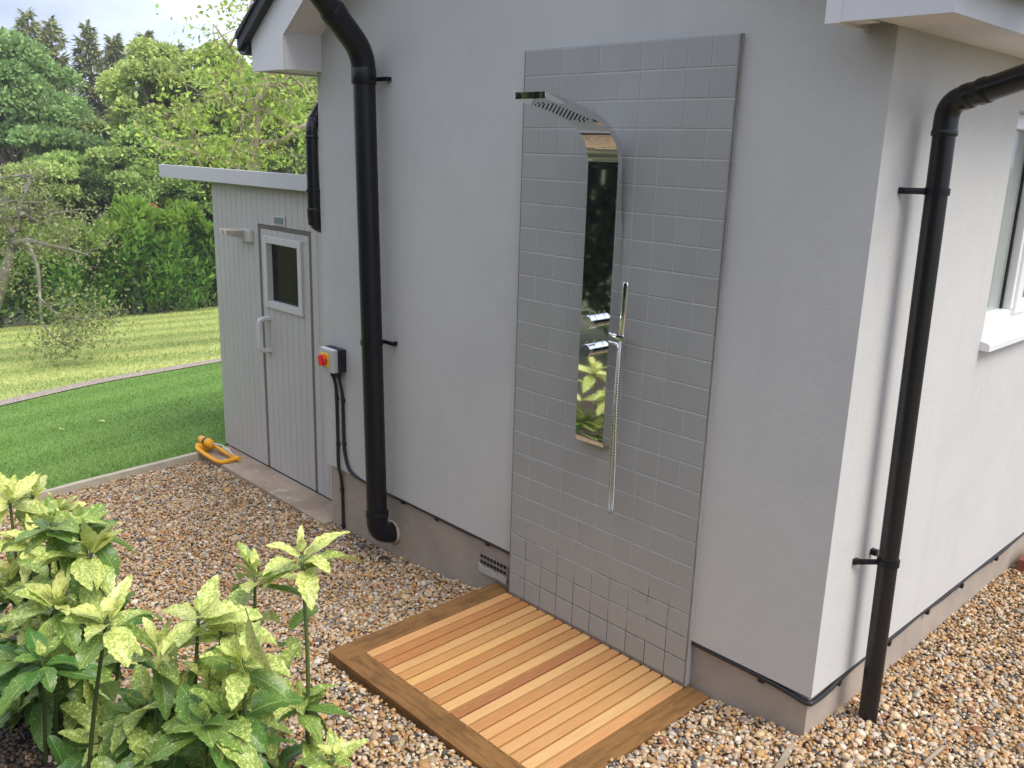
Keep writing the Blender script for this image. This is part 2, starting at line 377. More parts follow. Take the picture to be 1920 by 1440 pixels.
# ------------------------------------------------------------------ gravel stones (one mass of pebbles)
def pebble_protos(sub, n):
    out = []
    for i in range(n):
        bm = bmesh.new(); bmesh.ops.create_icosphere(bm, subdivisions=sub, radius=1)
        V = np.array([v.co[:] for v in bm.verts]); F = np.array([[v.index for v in f.verts] for f in bm.faces]); bm.free()
        r = np.random.default_rng(100+i)
        d = np.ones(len(V))
        for _ in range(7):                      # soft facets
            nrm = r.normal(size=3); nrm /= np.linalg.norm(nrm); h = r.uniform(.55, .9)
            dot = V@nrm; V = V-np.outer(np.clip(dot-h, 0, None)*.85, nrm)
        V = V*(1+.10*np.sin(V@r.normal(size=3)*2.5+r.random()*6)[:, None])
        V = V*np.array([1, r.uniform(.6, .9), r.uniform(.42, .68)]); out.append((V, F))
    return out
PAL = np.array([[.48, .30, .13], [.40, .23, .095], [.56, .42, .26], [.58, .49, .37], [.62, .58, .51], [.36, .33, .30], [.24, .22, .21], [.10, .095, .10], [.30, .135, .06], [.52, .38, .27], [.44, .33, .22], [.50, .47, .43]])
PW = np.array([.16, .11, .17, .14, .07, .06, .045, .04, .05, .06, .07, .025]); PW /= PW.sum()
def gravel(name, P, size, sub, label):
    n = len(P); pr = pebble_protos(sub, 14); which = RNG.integers(0, len(pr), n); Vs = []; Fs = []; Cs = []; base = 0
    for w in range(len(pr)):
        idx = np.where(which == w)[0]; m_ = len(idx)
        if not m_: continue
        V0, F0 = pr[w]; yaw = RNG.random(m_)*2*math.pi; tx = RNG.normal(size=m_)*.38; ty = RNG.normal(size=m_)*.38
        cz, sz_ = np.cos(yaw), np.sin(yaw); cx, sx = np.cos(tx), np.sin(tx); cy, sy = np.cos(ty), np.sin(ty); o = np.zeros(m_); l = np.ones(m_)
        RZ = np.stack([cz, -sz_, o, sz_, cz, o, o, o, l], -1).reshape(-1, 3, 3)
        RX = np.stack([l, o, o, o, cx, -sx, o, sx, cx], -1).reshape(-1, 3, 3); RY = np.stack([cy, o, sy, o, l, o, -sy, o, cy], -1).reshape(-1, 3, 3)
        Q = RX@RY@RZ; s = size*np.exp(RNG.normal(size=m_)*.33)
        V = np.einsum('mij,vj->mvi', Q, V0)*s[:, None, None]+P[idx][:, None, :]
        Vs.append(V.reshape(-1, 3)); Fs.append((F0[None]+(base+np.arange(m_)*len(V0))[:, None, None]).reshape(-1, 3)); base += m_*len(V0)
        c = PAL[RNG.choice(len(PAL), m_, p=PW)]*(.75+.5*RNG.random((m_, 1)))*(1+.028*RNG.normal(size=(m_, 3)))
        c = np.clip(c*np.array([.92, .865, .785]), .02, .8); Cs.append(np.repeat(np.concatenate([c, np.ones((m_, 1))], 1), len(V0), 0))
    o = fast_mesh(name, np.concatenate(Vs), np.concatenate(Fs), M_PEBBLE, col=np.concatenate(Cs), smooth=True)
    return tag(o, label, 'gravel', kind='stuff')
M_PEBBLE = mat('pebble', (.4, .3, .2), .5, spec=.4, attr='col', var=[(90, (.62, .55, .46), .60, .75, .4), (160, (.16, .12, .09), .62, .75, .4)])
def scatter(x0, x1, y0, y1, dens):
    st = 1/math.sqrt(dens); X, Y = np.meshgrid(np.arange(x0, x1, st), np.arange(y0, y1, st)); X = X.ravel()+RNG.uniform(-.5, .5, X.size)*st*1.1; Y = Y.ravel()+RNG.uniform(-.5, .5, Y.size)*st*1.1
    Z = np.interp(X, [-3.4, -1.5, -.67, -.12, .5, 1.2, 1.6, 3.2], [-.235, -.212, -.155, -.092, -.062, -.022, .012, .025])
    Z = Z+.030*np.clip(-Y/.8, 0, 1)*np.clip((X+1.2)/.8, 0, 1)+RNG.normal(size=X.size)*.0045+.010*np.sin(X*3.1+Y*1.7)*np.sin(Y*2.3-X) + .012*np.exp(-np.abs(Y)/.12)
    return np.stack([X, Y, Z-.004], -1)
def ok(P):
    x, y = P[:, 0], P[:, 1]; k = np.ones(len(P), bool)
    k &= ~((x > XL+.03) & (x < XC-.028) & (y > .012))                 # house
    k &= ~((x > -.125) & (x < 1.108) & (y > -.935) & (y < .03))      # deck
    k &= ~((x < XL+.03) & (y > -.035))                              # step and shed
    k &= x > edgex(y)+.03
    k &= ~((x < .02+.1*np.sin(y*9)) & (x > -1.4) & (y < -1.93+.09*np.sin(x*7)+.05*np.sin(x*23)))
    return k
Pn = scatter(-3.2, 4.2, -2.15, 4.6, 6300); Pn = Pn[ok(Pn) & frustum(Pn, 420, 260)]
dist = np.linalg.norm(Pn-CAM, axis=1)
near = dist < 4.3
gravel('gravel', Pn[near], .0094, 2, 'loose golden and grey pebbles round the deck and house foot')
gravel('gravel', Pn[~near], .0104, 1, 'loose pinkish pebbles in front of the shed step')

PAL = np.array([[.05, .033, .022], [.075, .05, .034], [.03, .022, .016], [.11, .075, .048]]); PW = np.array([.4, .3, .2, .1])
Ps_ = scatter(-1.8, .25, -2.6, -1.80, 4200); Ps_ = Ps_[frustum(Ps_, 260, 200)]; Ps_[:, 2] += .006
gravel('soil_crumbs', Ps_, .0105, 1, 'dark crumbly soil under the left laurel')['category'] = 'soil'
# ------------------------------------------------------------------ house
house = thing('house', 'pale grey rendered house gable with taupe plinth and white eaves', 'house', (0, 2.5, -.3))
PITCH = math.tan(R(35)); XM = (XL+XC)/2
ZR = ZS+.16+(XC+.2-XM)*PITCH
w = MB()
zt = lambda x: ZS+.10+(min(x-XL, XC-x)+.12)*PITCH
w.prism([(XL, ZB), (XC, ZB), (XC, zt(XC)), (XM, zt(XM)), (XL, zt(XL))], 1, 0, .1)
WY0, WY1, WZ0, WZ1 = 1.105, 3.0, 1.325, 2.21
x0, x1 = XC-.16, XC
w.box(x0, x1, .1, WY0, ZB, ZS+.1); w.box(x0, x1, WY1, 7, ZB, ZS+.1); w.box(x0, x1, WY0, WY1, ZB, WZ0); w.box(x0, x1, WY0, WY1, WZ1, ZS+.1)
w.box(XL, XL+.1, .1, 7, ZB, ZS+.1)
w.build('wall', M_RENDER, house)
p = MB(); p.box(XL+.018, XC-.018, .018, .15, -.7, ZB-.001); p.box(XC-.2, XC-.018, .15, 7, -.7, ZB-.001); p.box(XL+.018, XL+.2, .15, 7, -.7, ZB-.001)
p.build('plinth', M_PLINTH, house)
# roof slabs, verge tiles
def roof_z(x): return ZS+.155+(min(x-(XL-.27), (XC+.25)-x))*PITCH
r = MB()
for sgn, xe in ((-1, XL-.36), (1, XC+.33)):
    ze = ZS+.155-.08*PITCH; zr = ze+abs(XM-xe)*PITCH
    r.prism([(xe, ze), (XM, zr), (XM, zr+.062), (xe, ze+.055)], 1, -.265, 7)
    for k in range(9):                      # stepped tile courses
        t0, t1 = k/9, (k+1)/9; xa, xb = xe+(XM-xe)*t0, xe+(XM-xe)*t1; za, zb = ze+(zr-ze)*t0, ze+(zr-ze)*t1
        r.prism([(xa, za+.058), (xb, zb+.064), (xb, zb+.074), (xa, za+.092)], 1, -.275, 7)
r.build('roof', M_SLATE, house)
# barge boards with square eaves boxes
bb = MB()
YB0, YB1 = -.222, -.200
zin = ZS+.155
for sgn in (-1, 1):
    if sgn < 0: xo, xi = -1.885, -1.552
    else: xo, xi = 1.752, 1.404
    zo = ZS+.155-.0
    top = lambda x: zo+abs(x-xo)*PITCH-.003
    poly = [(xo, ZS-.006), (xi, ZS-.006), (xi, zin+.005), (XM, zin+.005+abs(XM-xi)*PITCH), (XM, top(XM)), (xo, top(xo))]
    bb.prism(poly, 1, YB0, YB1)
    xa, xb = sorted((xi, xi-sgn*-.0+ (-.022 if sgn < 0 else .022)))
    bb.box(xa, xb, YB1, -.0005, ZS-.004, zin+.02)          # cheek back to the wall
    bb.box(min(xi, xi+sgn*.045)-.0, max(xi, xi+sgn*.045), YB0-.004, YB0+.001, ZS-.009, zin+.002)   # joint strip
bb.build('barge_board', M_WHITE, house)
sf = MB()
for sgn in (-1, 1):
    xi = -1.552 if sgn < 0 else 1.404; zi = zin+.02
    a = (xi, zi); b_ = (XM, zi+abs(XM-xi)*PITCH)
    sf.prism([a, b_, (b_[0], b_[1]+.012), (a[0], a[1]+.012)], 1, YB1+.001, -.0005)
    # level eaves soffit
    if sgn > 0: sf.box(XC+.0005, 1.7295, -.199, 7, ZS+.004, ZS+.016); sf.box(1.428, XC-.02, -.199, -.075, ZS+.004, ZS+.016)
    else: sf.box(-1.8625, XL-.0005, -.199, 7, ZS+.004, ZS+.016); sf.box(XL+.001, -1.576, -.199, -.001, ZS+.004, ZS+.016)
sf.build('soffit', M_SOFFIT, house)
fa = MB(); fa.box(1.730, 1.752, -.1995, 7, ZS-.006, ZS+.16); fa.box(-1.885, -1.863, -.1995, 7, ZS-.006, ZS+.16); fa.build('fascia', M_WHITE, house)
def gutter(x):
    g = MB(); n = 12; r0 = .056; zc = ZS+.135
    prof = [(x+r0*math.cos(a), zc+r0*math.sin(a)) for a in np.linspace(math.pi, 2*math.pi, n)]
    prof += [(x+(r0-.005)*math.cos(a), zc+(r0-.005)*math.sin(a)) for a in np.linspace(2*math.pi, math.pi, n)]
    g.prism(prof, 1, -.235, 7)
    g.prism([(x+r0*math.cos(a), zc+r0*math.sin(a)) for a in np.linspace(math.pi, 2*math.pi, n)], 1, -.243, -.2355)
    return g.build('gutter', M_BLACK, house)
gutter(-1.885-.062); gutter(1.752+.080)
# window in the right wall
wf = MB(); xf0, xf1 = XC-.125, XC-.06
wf.box(xf0, xf1, WY0, WY0+.05, WZ0, WZ1, .004); wf.box(xf0, xf1, WY1-.05, WY1, WZ0, WZ1, .004)
wf.box(xf0+.001, xf1-.001, WY0+.05, WY1-.05, WZ0, WZ0+.075, .004); wf.box(xf0+.001, xf1-.001, WY0+.05, WY1-.05, WZ1-.06, WZ1, .004)
wf.box(xf0+.002, xf1+.004, 1.575, 1.66, WZ0+.075, WZ1-.06, .005)
wf.box(xf1-.002, xf1+.016, 1.66, WY1-.055, WZ0+.055, WZ0+.115, .004); wf.box(xf1-.002, xf1+.016, 1.66, WY1-.055, WZ1-.11, WZ1-.05, .004)
wf.box(xf1-.002, xf1+.016, 1.60, 1.665, WZ0+.055, WZ1-.05, .004)
wframe = wf.build('window', M_UPVC, house)
MB().box(XC-.115, XC-.098, WY0+.05, WY1-.05, WZ0+.07, WZ1-.055).build('pane', M_WINGLASS, wframe)
gk = MB(); gk.box(XC-.0975, XC-.0885, 1.560, 1.574, WZ0+.076, WZ1-.061); gk.build('dark_strip', M_BLACK, wframe)  # narrow black strip on the pane beside the mullion
s_ = MB(); s_.prism([(XC-.13, WZ0-.03), (XC+.038, WZ0-.035), (XC+.038, WZ0-.012), (XC+.030, WZ0-.003), (XC-.058, WZ0+.016), (XC-.13, WZ0+.016)], 1, WY0-.012, WY1+.012)
s_.build('sill', M_UPVC, wframe)
v_ = MB(); v_.box(XC-.059, XC-.035, 1.72, 2.2, WZ1-.055, WZ1-.02, .004); v_.build('trickle_vent', M_UPVC, wframe)
# air brick let into the plinth
ab = MB(); ax0, ax1, az0, az1 = -.236, -.042, .030, .100
ab.box(ax0, ax1, .006, .0175, az0, az1)
nx, nz_ = 8, 3
o_ab = ab.build('air_brick', M_PLINTH, house)
hb = MB()
for i in range(nx):
    for j in range(nz_-1):
        cx_ = ax0+.016+i*(ax1-ax0-.03)/(nx-1); cz_ = az0+.036+j*.030
        hb.box(cx_-.0075, cx_+.0075, .0015, .0055, cz_-.0085, cz_+.0085)
hb.build('vent_hole', M_HOLE, o_ab)
mo = MB(); mo.prism([(ax0-.004, az0-.018), (ax0+.05, az0-.022), (ax1-.05, az0-.016), (ax1+.002, az0-.020), (ax1+.002, az0+.012), (ax1-.04, az0+.017), (ax1-.09, az0+.008), (ax0+.07, az0+.016), (ax0+.03, az0+.008), (ax0-.004, az0+.022)], 1, .001, .0055)
mo.build('mortar', M_MORTAR, o_ab)

# ------------------------------------------------------------------ tiled splashback
tp = thing('tiled_panel', 'tall grey tiled shower panel fixed to the gable wall above the deck', 'tiled panel', (.5, 0, 0))
MB().box(.004, 1.0055, -.0125, .0165, -.012, 2.402).build('backing_board', M_BOARD, tp)
V = []; F = []; C = []; b0 = 0
for i in range(10):
    for j in range(24):
        x0, x1 = i*.1+.0016+random.gauss(0, .0002), (i+1)*.1-.0016+random.gauss(0, .0002); z0, z1 = j*.1+.0018+random.gauss(0, .0002), (j+1)*.1-.0018+random.gauss(0, .0002); bv = .0024
        tx, tz = random.gauss(0, .0006), random.gauss(0, .0006); d = random.gauss(0, .00015)
        def yy(x, z): return -.0195+d+tx*(x-(x0+x1)/2)*1.0+tz*(z-(z0+z1)/2)*1.0
        q = [(x0, -.0131, z0), (x1, -.0131, z0), (x1, -.0131, z1), (x0, -.0131, z1)]
        q += [(x0, yy(x0, z0)+.0016, z0), (x1, yy(x1, z0)+.0016, z0), (x1, yy(x1, z1)+.0016, z1), (x0, yy(x0, z1)+.0016, z1)]
        q += [(x, yy(x, z), z) for x, z in ((x0+bv, z0+bv), (x1-bv, z0+bv), (x1-bv, z1-bv), (x0+bv, z1-bv))]
        V += q
        for s in (0, 4):
            for k in range(4): F.append((b0+s+k, b0+s+(k+1) % 4, b0+s+4+(k+1) % 4, b0+s+4+k))
        F.append((b0+8, b0+9, b0+10, b0+11)); b0 += 12
        g = random.uniform(.975, 1.025); C += [(.368*g, .368*g, .352*g, 1)]*12
fast_mesh('tiles', V, F, M_TILE, tp, col=C)
MB().box(.0006, .9994, -.0175, -.0126, .0006, 2.3994).build('grout', M_GROUT, tp)
tr = MB(); tr.box(1.0002, 1.0045, -.0186, -.0126, -.0095, 2.400); tr.box(-.003, 1.0001, -.0186, -.0126, -.0098, .0004); tr.box(-.003, .0002, -.0185, -.0126, .0005, 2.400); tr.build('edge_seal', M_TRIM, tp)

# ------------------------------------------------------------------ deck
dk = thing('shower_deck', 'low square timber deck with pale cedar slats and dark oak border', 'deck', (.49, -.46, -.09))
ZD = -.010; TH = .078
def board(x0, x1, y0, y1, m, lab=None):
    b = MB(); b.box(x0, x1, y0, y1, ZD-TH, ZD, .003); o = b.build('border_board', m, dk)
    if lab: o['label'] = lab
board(-.126, -.021, -.926, .014, M_OAKY)
board(-.0195, 1.108, -.926, -.819, M_OAKX)
board(1.0085, 1.108, -.8175, .006, M_OAKY, 'oak board with a worn pale patch at its front end')
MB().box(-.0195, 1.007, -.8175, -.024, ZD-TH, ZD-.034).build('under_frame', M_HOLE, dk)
tone = [(.60, .37, .165), (.47, .245, .098), (.46, .24, .090), (.60, .39, .175), (.54, .325, .13), (.64, .43, .18), (.49, .265, .10), (.58, .375, .17), (.50, .28, .11), (.63, .43, .195),
        (.40, .20, .085), (.63, .43, .20), (.51, .29, .125), (.60, .385, .175), (.56, .34, .14), (.59, .385, .17), (.56, .345, .15), (.64, .45, .21), (.58, .35, .155)]
bm = bmesh.new(); lay = bm.verts.layers.float_color.new('col'); ps = 1.0265/19
for i in range(19):
    g = bmesh.ops.create_cube(bm, size=1.0); x0 = -.0190+i*ps+.0042; x1 = -.0190+(i+1)*ps-.0056
    for v in g['verts']: v.co = Vector((x0+(v.co.x+.5)*(x1-x0), -.8165+(v.co.y+.5)*(.8165-.0195), ZD-.024+(v.co.z+.5)*(.0245+random.uniform(-.0008, .0008))))
    r = bmesh.ops.bevel(bm, geom=list(set(e for v in g['verts'] for e in v.link_edges)), offset=.0018, segments=1, affect='EDGES')
    vs = set(v for f in r['faces'] for v in f.verts)
    for v in vs: v[lay] = (tone[i][0]**1.25*1.10, tone[i][1]**1.2*1.0, tone[i][2]**1.15*.95, 1)
me = bpy.data.meshes.new('slat_panel'); bm.to_mesh(me); bm.free(); link_mesh('slat_panel', me, M_SLAT, dk)

# ------------------------------------------------------------------ shower column
sx0, sx1 = .416, .563
sh = thing('shower_column', 'mirror chrome shower column with curved overhead spray on grey tiles', 'shower', ((sx0+sx1)/2, -.02, .876))
front = [(-.060, .876), (-.070, .905), (-.0715, 1.2), (-.0715, 1.745), (-.0730, 1.95), (-.0775, 1.992), (-.093, 2.040), (-.143, 2.093), (-.209, 2.122), (-.335, 2.153), (-.468, 2.181)]
back = [(-.4685, 2.203), (-.356, 2.1835), (-.216, 2.149), (-.142, 2.117), (-.078, 2.064), (-.052, 1.996), (-.046, 1.908), (-.034, 1.77), (-.0215, 1.66), (-.0215, .876)]
fp = smooth_path([(0, *q) for q in front], 6); bp_ = smooth_path([(0, *q) for q in back], 6)
poly = [(q[1], q[2]) for q in fp]+[(q[1], q[2]) for q in bp_]
bd = MB(); bd.prism(poly, 0, sx0, sx1, smooth=True); bd.bm.edges.ensure_lookup_table()
es_ = [e for e in bd.bm.edges if len(e.link_faces) == 2 and any(len(f.verts) > 6 for f in e.link_faces)]
bmesh.ops.bevel(bd.bm, geom=es_, offset=.0028, segments=3, profile=.5, affect='EDGES'); bd.build('body', M_CHROME, sh, smooth_angle=32)
nb = MB(); ux, uz = .468-.335, 2.181-2.153; L = math.hypot(ux, uz)
for i in range(13):
    t = .04+i*.0178
    # walk along the underside
    yq = -.455+t; zq = float(np.interp(-yq, [.143, .209, .335, .468], [2.093, 2.122, 2.153, 2.181]))
    nn = 5 if 0 < i < 12 else 2
    for j in range(nn):
        xx = (sx0+sx1)/2+(j-(nn-1)/2)*.021
        nb.tube([(xx, yq, zq+.002), (xx+.0001, yq, zq-.0022)], .0028, 7)
nb.build('nozzle', M_DARKDOT, sh)
def knob(z, pegs):
    k = MB(); cx = .497
    k.tube([(cx, -.0705, z), (cx, -.0965, z)], .0275, 28)
    k.tube([(cx, -.099, z), (cx, -.126, z), (cx, -.1285, z)], [.0275, .0275, .025], 28)
    k.tube([(cx, -.0966, z), (cx, -.0989, z)], .0235, 20)
    o = k.build('control_knob', M_CHROME, sh, smooth_angle=40)
    q = MB()
    for yy in pegs: q.tube([(cx+.002, yy, z+.0265), (cx+.002, yy, z+.040)], .0038, 10)
    q.build('lever_pin', M_CHROME, o, smooth_angle=40)
knob(1.378, (-.084, -.115)); knob(1.266, (-.079, -.120))
hl = MB(); hl.tube([(sx1-.002, -.056, 1.335), (.640, -.074, 1.335)], .0095, 16); hl.box(.612, .650, -.090, -.062, 1.327, 1.345, .004); hl.build('hand_shower_holder', M_CHROME, sh, smooth_angle=40)
ol = MB(); ol.tube([(sx1-.002, -.046, 1.30), (.596, -.050, 1.30), (.603, -.052, 1.285)], [.009, .009, .010], 14); ol.build('hose_outlet', M_CHROME, sh, smooth_angle=40)
hs = thing('hand_shower', 'slim chrome hand shower resting in its holder with a long looped hose', 'hand shower', (.632, -.078, 1.345))
q = MB(); q.tube([(.6326, -.076, 1.340), (.6333, -.0765, 1.352), (.6473, -.087, 1.545), (.6476, -.0872, 1.550)], [.010, .0128, .0128, .011], 20); q.build('handle', M_CHROME, hs, smooth_angle=50)
q = MB()
for i in range(7):
    for j in (-1, 0, 1): q.obox((.6465+.0005*i+j*.0065, -.0945-.0001*i, 1.50+.0065*i), (1, 0, 0), (0, 1, 0), (0, 0, 1), .0018, .0012, .0018)
q.build('spray_jet', M_DARKDOT, hs)
path = smooth_path([(.630, -.077, 1.338), (.628, -.079, 1.25), (.632, -.084, 1.05), (.645, -.088, .80), (.647, -.088, .665), (.640, -.086, .630), (.630, -.084, .648), (.618, -.078, .80), (.608, -.066, 1.05), (.603, -.056, 1.20), (.603, -.052, 1.285)], 60)
rad = [.0068+.0016*math.cos(i*2*math.pi/3) for i in range(len(path))]
MB().tube(path, rad, 12).build('hose', M_CHROME2, hs)

# ------------------------------------------------------------------ drainpipes
def collar(par, m, p, d, r, h):
    b = MB(); d = np.array(d, float)/np.linalg.norm(d); p = np.array(p, float); b.tube([p-d*h/2, p-d*(h/2-.004), p+d*(h/2-.004), p+d*h/2], [r-.002, r, r, r-.002], 28); return b.build('collar', m, par, smooth_angle=40)
dp = thing('soil_pipe', 'thick black soil pipe with a swept elbow at its foot on the gable', 'drainpipe', (-.97, -.09, -.02))
pt = (-1.040, -.088, 2.385); pb = (-.966, -.088, .075)
q = MB(); q.tube([pb, pt], .054, 32); q.tube(arc_corner(np.array(pt)-np.array((0, 0, .05)), (pt[0], pt[1], pt[2]+.055), (pt[0], pt[1]-.155, pt[2]+.21), .085, 12), .058, 32)
q.tube([(pt[0], pt[1]-.15, pt[2]+.205), (pt[0], pt[1]-.55, pt[2]+.605)], .054, 32)
q.build('pipe', M_BLACKMATT, dp, smooth_angle=50)
q = MB(); q.tube(arc_corner((pb[0], pb[1], pb[2]+.03), (pb[0], pb[1], pb[2]-.09), (pb[0], .03, pb[2]-.118), .075, 12), .0575, 32); q.build('elbow', M_BLACKMATT, dp, smooth_angle=50)
for p_, d_, r_, h_ in (((pt[0]+.0005, pt[1], pt[2]-.05), (0, 0, 1), .0605, .075), ((pb[0], pb[1], pb[2]+.02), (0, 0, 1), .0615, .035), ((pt[0], pt[1]-.160, pt[2]+.215), (0, -1, 1), .0615, .05)):
    collar(dp, M_BLACKMATT, p_, d_, r_, h_)
def bracket(par, cx, cy, z, r, arm, wall, side):
    """ring round a pipe with a screwed foot; wall='y' (gable) or 'x' (right wall)"""
    b = MB(); b.tube([(cx, cy, z-.011), (cx, cy, z+.011)], r+.004, 28)
    if wall == 'y':
        b.box(cx, cx+arm, -.030, -.022, z-.010, z+.010, .002); b.box(cx+arm-.004, cx+arm+.004, -.027, .001, z-.010, z+.010, .001)
        b.box(cx+arm-.022, cx+arm+.004, -.006, -.0005, z-.010, z+.010, .001)
        b.tube([(cx+arm-.012, -.034, z), (cx+arm-.012, -.029, z)], .005, 10)
    else:
        s = side
        pa_ = np.array((cx-r*.6, cy+s*r*.75, z)); pb_ = np.array((XC+.012, cy+s*arm, z)); dd_ = pb_-pa_; L2 = np.linalg.norm(dd_); dd_ /= L2
        b.obox((pa_+pb_)/2, dd_, (-dd_[1], dd_[0], 0), (0, 0, 1), L2/2+.004, .003, .0098, .001)
        b.box(XC+.0005, XC+.015, cy+s*arm-.012, cy+s*arm+.012, z-.010, z+.010, .002)
        b.tube([(XC+.014, cy+s*(arm+.004), z), (XC+.019, cy+s*(arm+.004), z)], .005, 10)
    b.build('bracket', M_BLACKMATT, par, smooth_angle=40)
for z, cx in ((2.325, -1.0385), (1.035, -.997)): bracket(dp, cx, -.088, z, .0555, .098, 'y', 1)
q = MB(); q.tube([(pb[0], .0165, pb[2]-.117), (pb[0], .001, pb[2]-.117)], [.070, .060], 11); q.build('mortar_ring', M_PLINTH, dp)

d2 = thing('downpipe', 'slim black downpipe swept up to the gutter on the bright side wall', 'drainpipe', (1.597, .3, .0))
b2 = (1.596, .305, -.03); t2 = (1.596, .222, 2.130)
e2 = (1.925, .150, 2.285)
q = MB(); q.tube([b2, t2], .0335, 28); q.tube(arc_corner(np.array(t2)-(0, 0, .02), (t2[0], t2[1], t2[2]+.058), e2, .045, 12), .036, 28)
q.tube([np.array(e2)-(np.array(e2)-(t2[0], t2[1], t2[2]+.058))*.55, e2], .0335, 28)
q.tube(arc_corner(np.array(e2)-(.02, -.004, .012), e2, (1.88, .150, 2.46), .05, 8), .035, 24)
q.build('pipe', M_BLACK, d2, smooth_angle=50)
dv = np.array(e2)-np.array((t2[0], t2[1], t2[2]+.058)); dv /= np.linalg.norm(dv)
ct = np.array((t2[0], t2[1], t2[2]+.058))
for a_, r_, h_ in ((.062, .0385, .030), (.112, .0395, .030)): collar(d2, M_BLACK, ct+dv*a_, dv, r_, h_)
collar(d2, M_BLACK, (t2[0], t2[1]+.001, t2[2]-.03), (0, 0, 1), .0385, .02)
for z in (1.925, .655):
    cy = float(np.interp(z, [b2[2], t2[2]], [b2[1], t2[1]])); bracket(d2, 1.596, cy, z, .0345, .075 if z > 1 else .085, 'x', -1)
q = MB(); q.box(XC+.0005, XC+.024, .318, .338, .640, .662, .002); q.build('bracket_foot', M_BLACKMATT, d2)

d3 = thing('short_downpipe', 'short black downpipe beside the house corner above the shed roof', 'drainpipe', (-1.648, -.01, 1.6))
cx3, cy3 = -1.649, -.012
q = MB(); q.tube(arc_corner((cx3, cy3, 1.58), (cx3, cy3, 2.115), (cx3+.01, cy3+.35, 2.62), .05, 10), .0345, 24)
q.tube(arc_corner((cx3, cy3, 1.66), (cx3, cy3, 1.575), (cx3+.02, cy3+.16, 1.555), .055, 10), .0375, 24)
q.build('pipe', M_BLACK, d3, smooth_angle=50)
for p_, d_, r_, h_ in (((cx3+.001, cy3+.02, 2.135), (.02, .55, .8), .0405, .03), ((cx3, cy3, 2.05), (0, 0, 1), .0385, .02), ((cx3, cy3, 1.665), (0, 0, 1), .0405, .012)): collar(d3, M_BLACK, p_, d_, r_, h_)
q = MB(); q.tube([(cx3, cy3, 1.757), (cx3, cy3, 1.773)], .0405, 24); q.box(cx3, XL+.0, cy3+.036, cy3+.046, 1.757, 1.773, .001)
q.build('bracket', M_BLACK, d3, smooth_angle=40)

# ------------------------------------------------------------------ isolator switch and cables
sw = thing('isolator_switch', 'grey isolator box with yellow plate and red rotary knob on gable', 'switch', (-1.45, 0, .79))
b = MB(); b.box(-1.525, -1.372, -.0445, -.0005, .790, .918, .004); b.build('back_box', M_BLACK, sw)
b = MB(); b.box(-1.527, -1.386, -.078, -.045, .788, .915, .004); b.build('cover', M_GREY, sw)
b = MB(); b.box(-1.505, -1.425, -.084, -.0785, .815, .893, .003); b.build('switch_plate', M_SWYEL, sw)
b = MB(); b.tube([(-1.467, -.0845, .853), (-1.467, -.104, .853)], .031, 28); b.obox((-1.467, -.108, .853), (1, 0, .3), (0, 1, 0), (-.3, 0, 1), .009, .011, .029, .003); b.build('rotary_knob', M_RED, sw)
b = MB(); b.box(-1.522, -1.392, -.074, -.047, .9155, .9165); b.build('label_strip', M_UPVC, sw)
b = MB()
for x in (-1.462, -1.408): b.tube([(x, -.030, .792), (x, -.030, .762), (x, -.026, .738)], [.017, .017, .0085], 16)
b.build('cable_gland', M_BLACK, sw, smooth_angle=40)
def clips(par, pts, nrm):
    for p_ in pts:
        c = MB(); c.box(p_[0]-.012, p_[0]+.012, p_[1]-.009, p_[1]+.009, p_[2]-.011, p_[2]+.011, .003)
        c.build('cable_clip', M_BLACK, par)
cb = thing('power_cable', 'black power cable running straight down to the gravel below the switch', 'cable', (-1.45, 0, -.22))
pth = smooth_path([(-1.462, -.026, .745), (-1.466, -.011, .66), (-1.462, -.010, .40), (-1.461, -.010, .22), (-1.459, .004, .14), (-1.455, .010, .0), (-1.452, .010, -.24)], 8)
MB().tube(pth, .0095, 12).build('cable', M_CABLE, cb); clips(cb, [(-1.464, -.009, .62), (-1.461, -.009, .345), (-1.459, .009, .06), (-1.453, .009, -.165)], 1)
c2 = thing('power_cable', 'black power cable curving off along the foot of the gable render', 'cable', (-1.2, 0, .17))
zc_ = ZB-.007
pth = smooth_path([(-1.408, -.026, .745), (-1.404, -.011, .64), (-1.401, -.010, .42), (-1.392, -.010, .31), (-1.352, -.010, .225), (-1.29, -.004, .195), (-1.2, .006, .184), (-1.05, .009, .177), (-.85, .008, .181), (-.6, .009, .180), (-.4, .008, .178), (-.2, .009, .180), (.003, .008, .178)], 8)
MB().tube(pth, .0095, 12).build('cable', M_CABLE, c2); clips(c2, [(-1.402, -.009, .62), (-1.398, -.009, .365), (-1.19, .009, .178), (-.865, .009, .172), (-.575, .009, .172), (-.185, .009, .172)], 1)
c3 = thing('wall_cable', 'thick black cable along the house foot round the corner beside the deck', 'cable', (1.3, 0, .17))
xw = XC-.009
pth = smooth_path([(1.0115, .010, .177), (1.1, .010, .176), (1.3, .009, .174), (1.42, .008, .167), (1.48, .007, .161), (1.500, .012, .160), (1.506, .02, .160), (1.508, .08, .158), (1.508, .16, .163), (1.506, .24, .172), (1.504, .4, .178), (1.505, .7, .172), (1.504, .92, .178), (1.506, 1.2, .170), (1.504, 1.5, .177), (1.506, 1.85, .168), (1.504, 2.3, .178), (1.505, 3.4, .176), (1.505, 5, .176)], 10)
MB().tube(pth, .0100, 14).build('cable', M_CABLE, c3)
for p_ in ((1.313, .003, .158),): clips(c3, [(p_[0], .009, .164)], 1)
clips(c3, [(1.506, .215, .160), (1.506, .63, .160), (1.506, 1.0, .164), (1.506, 1.38, .158), (1.506, 1.82, .156)], 1)

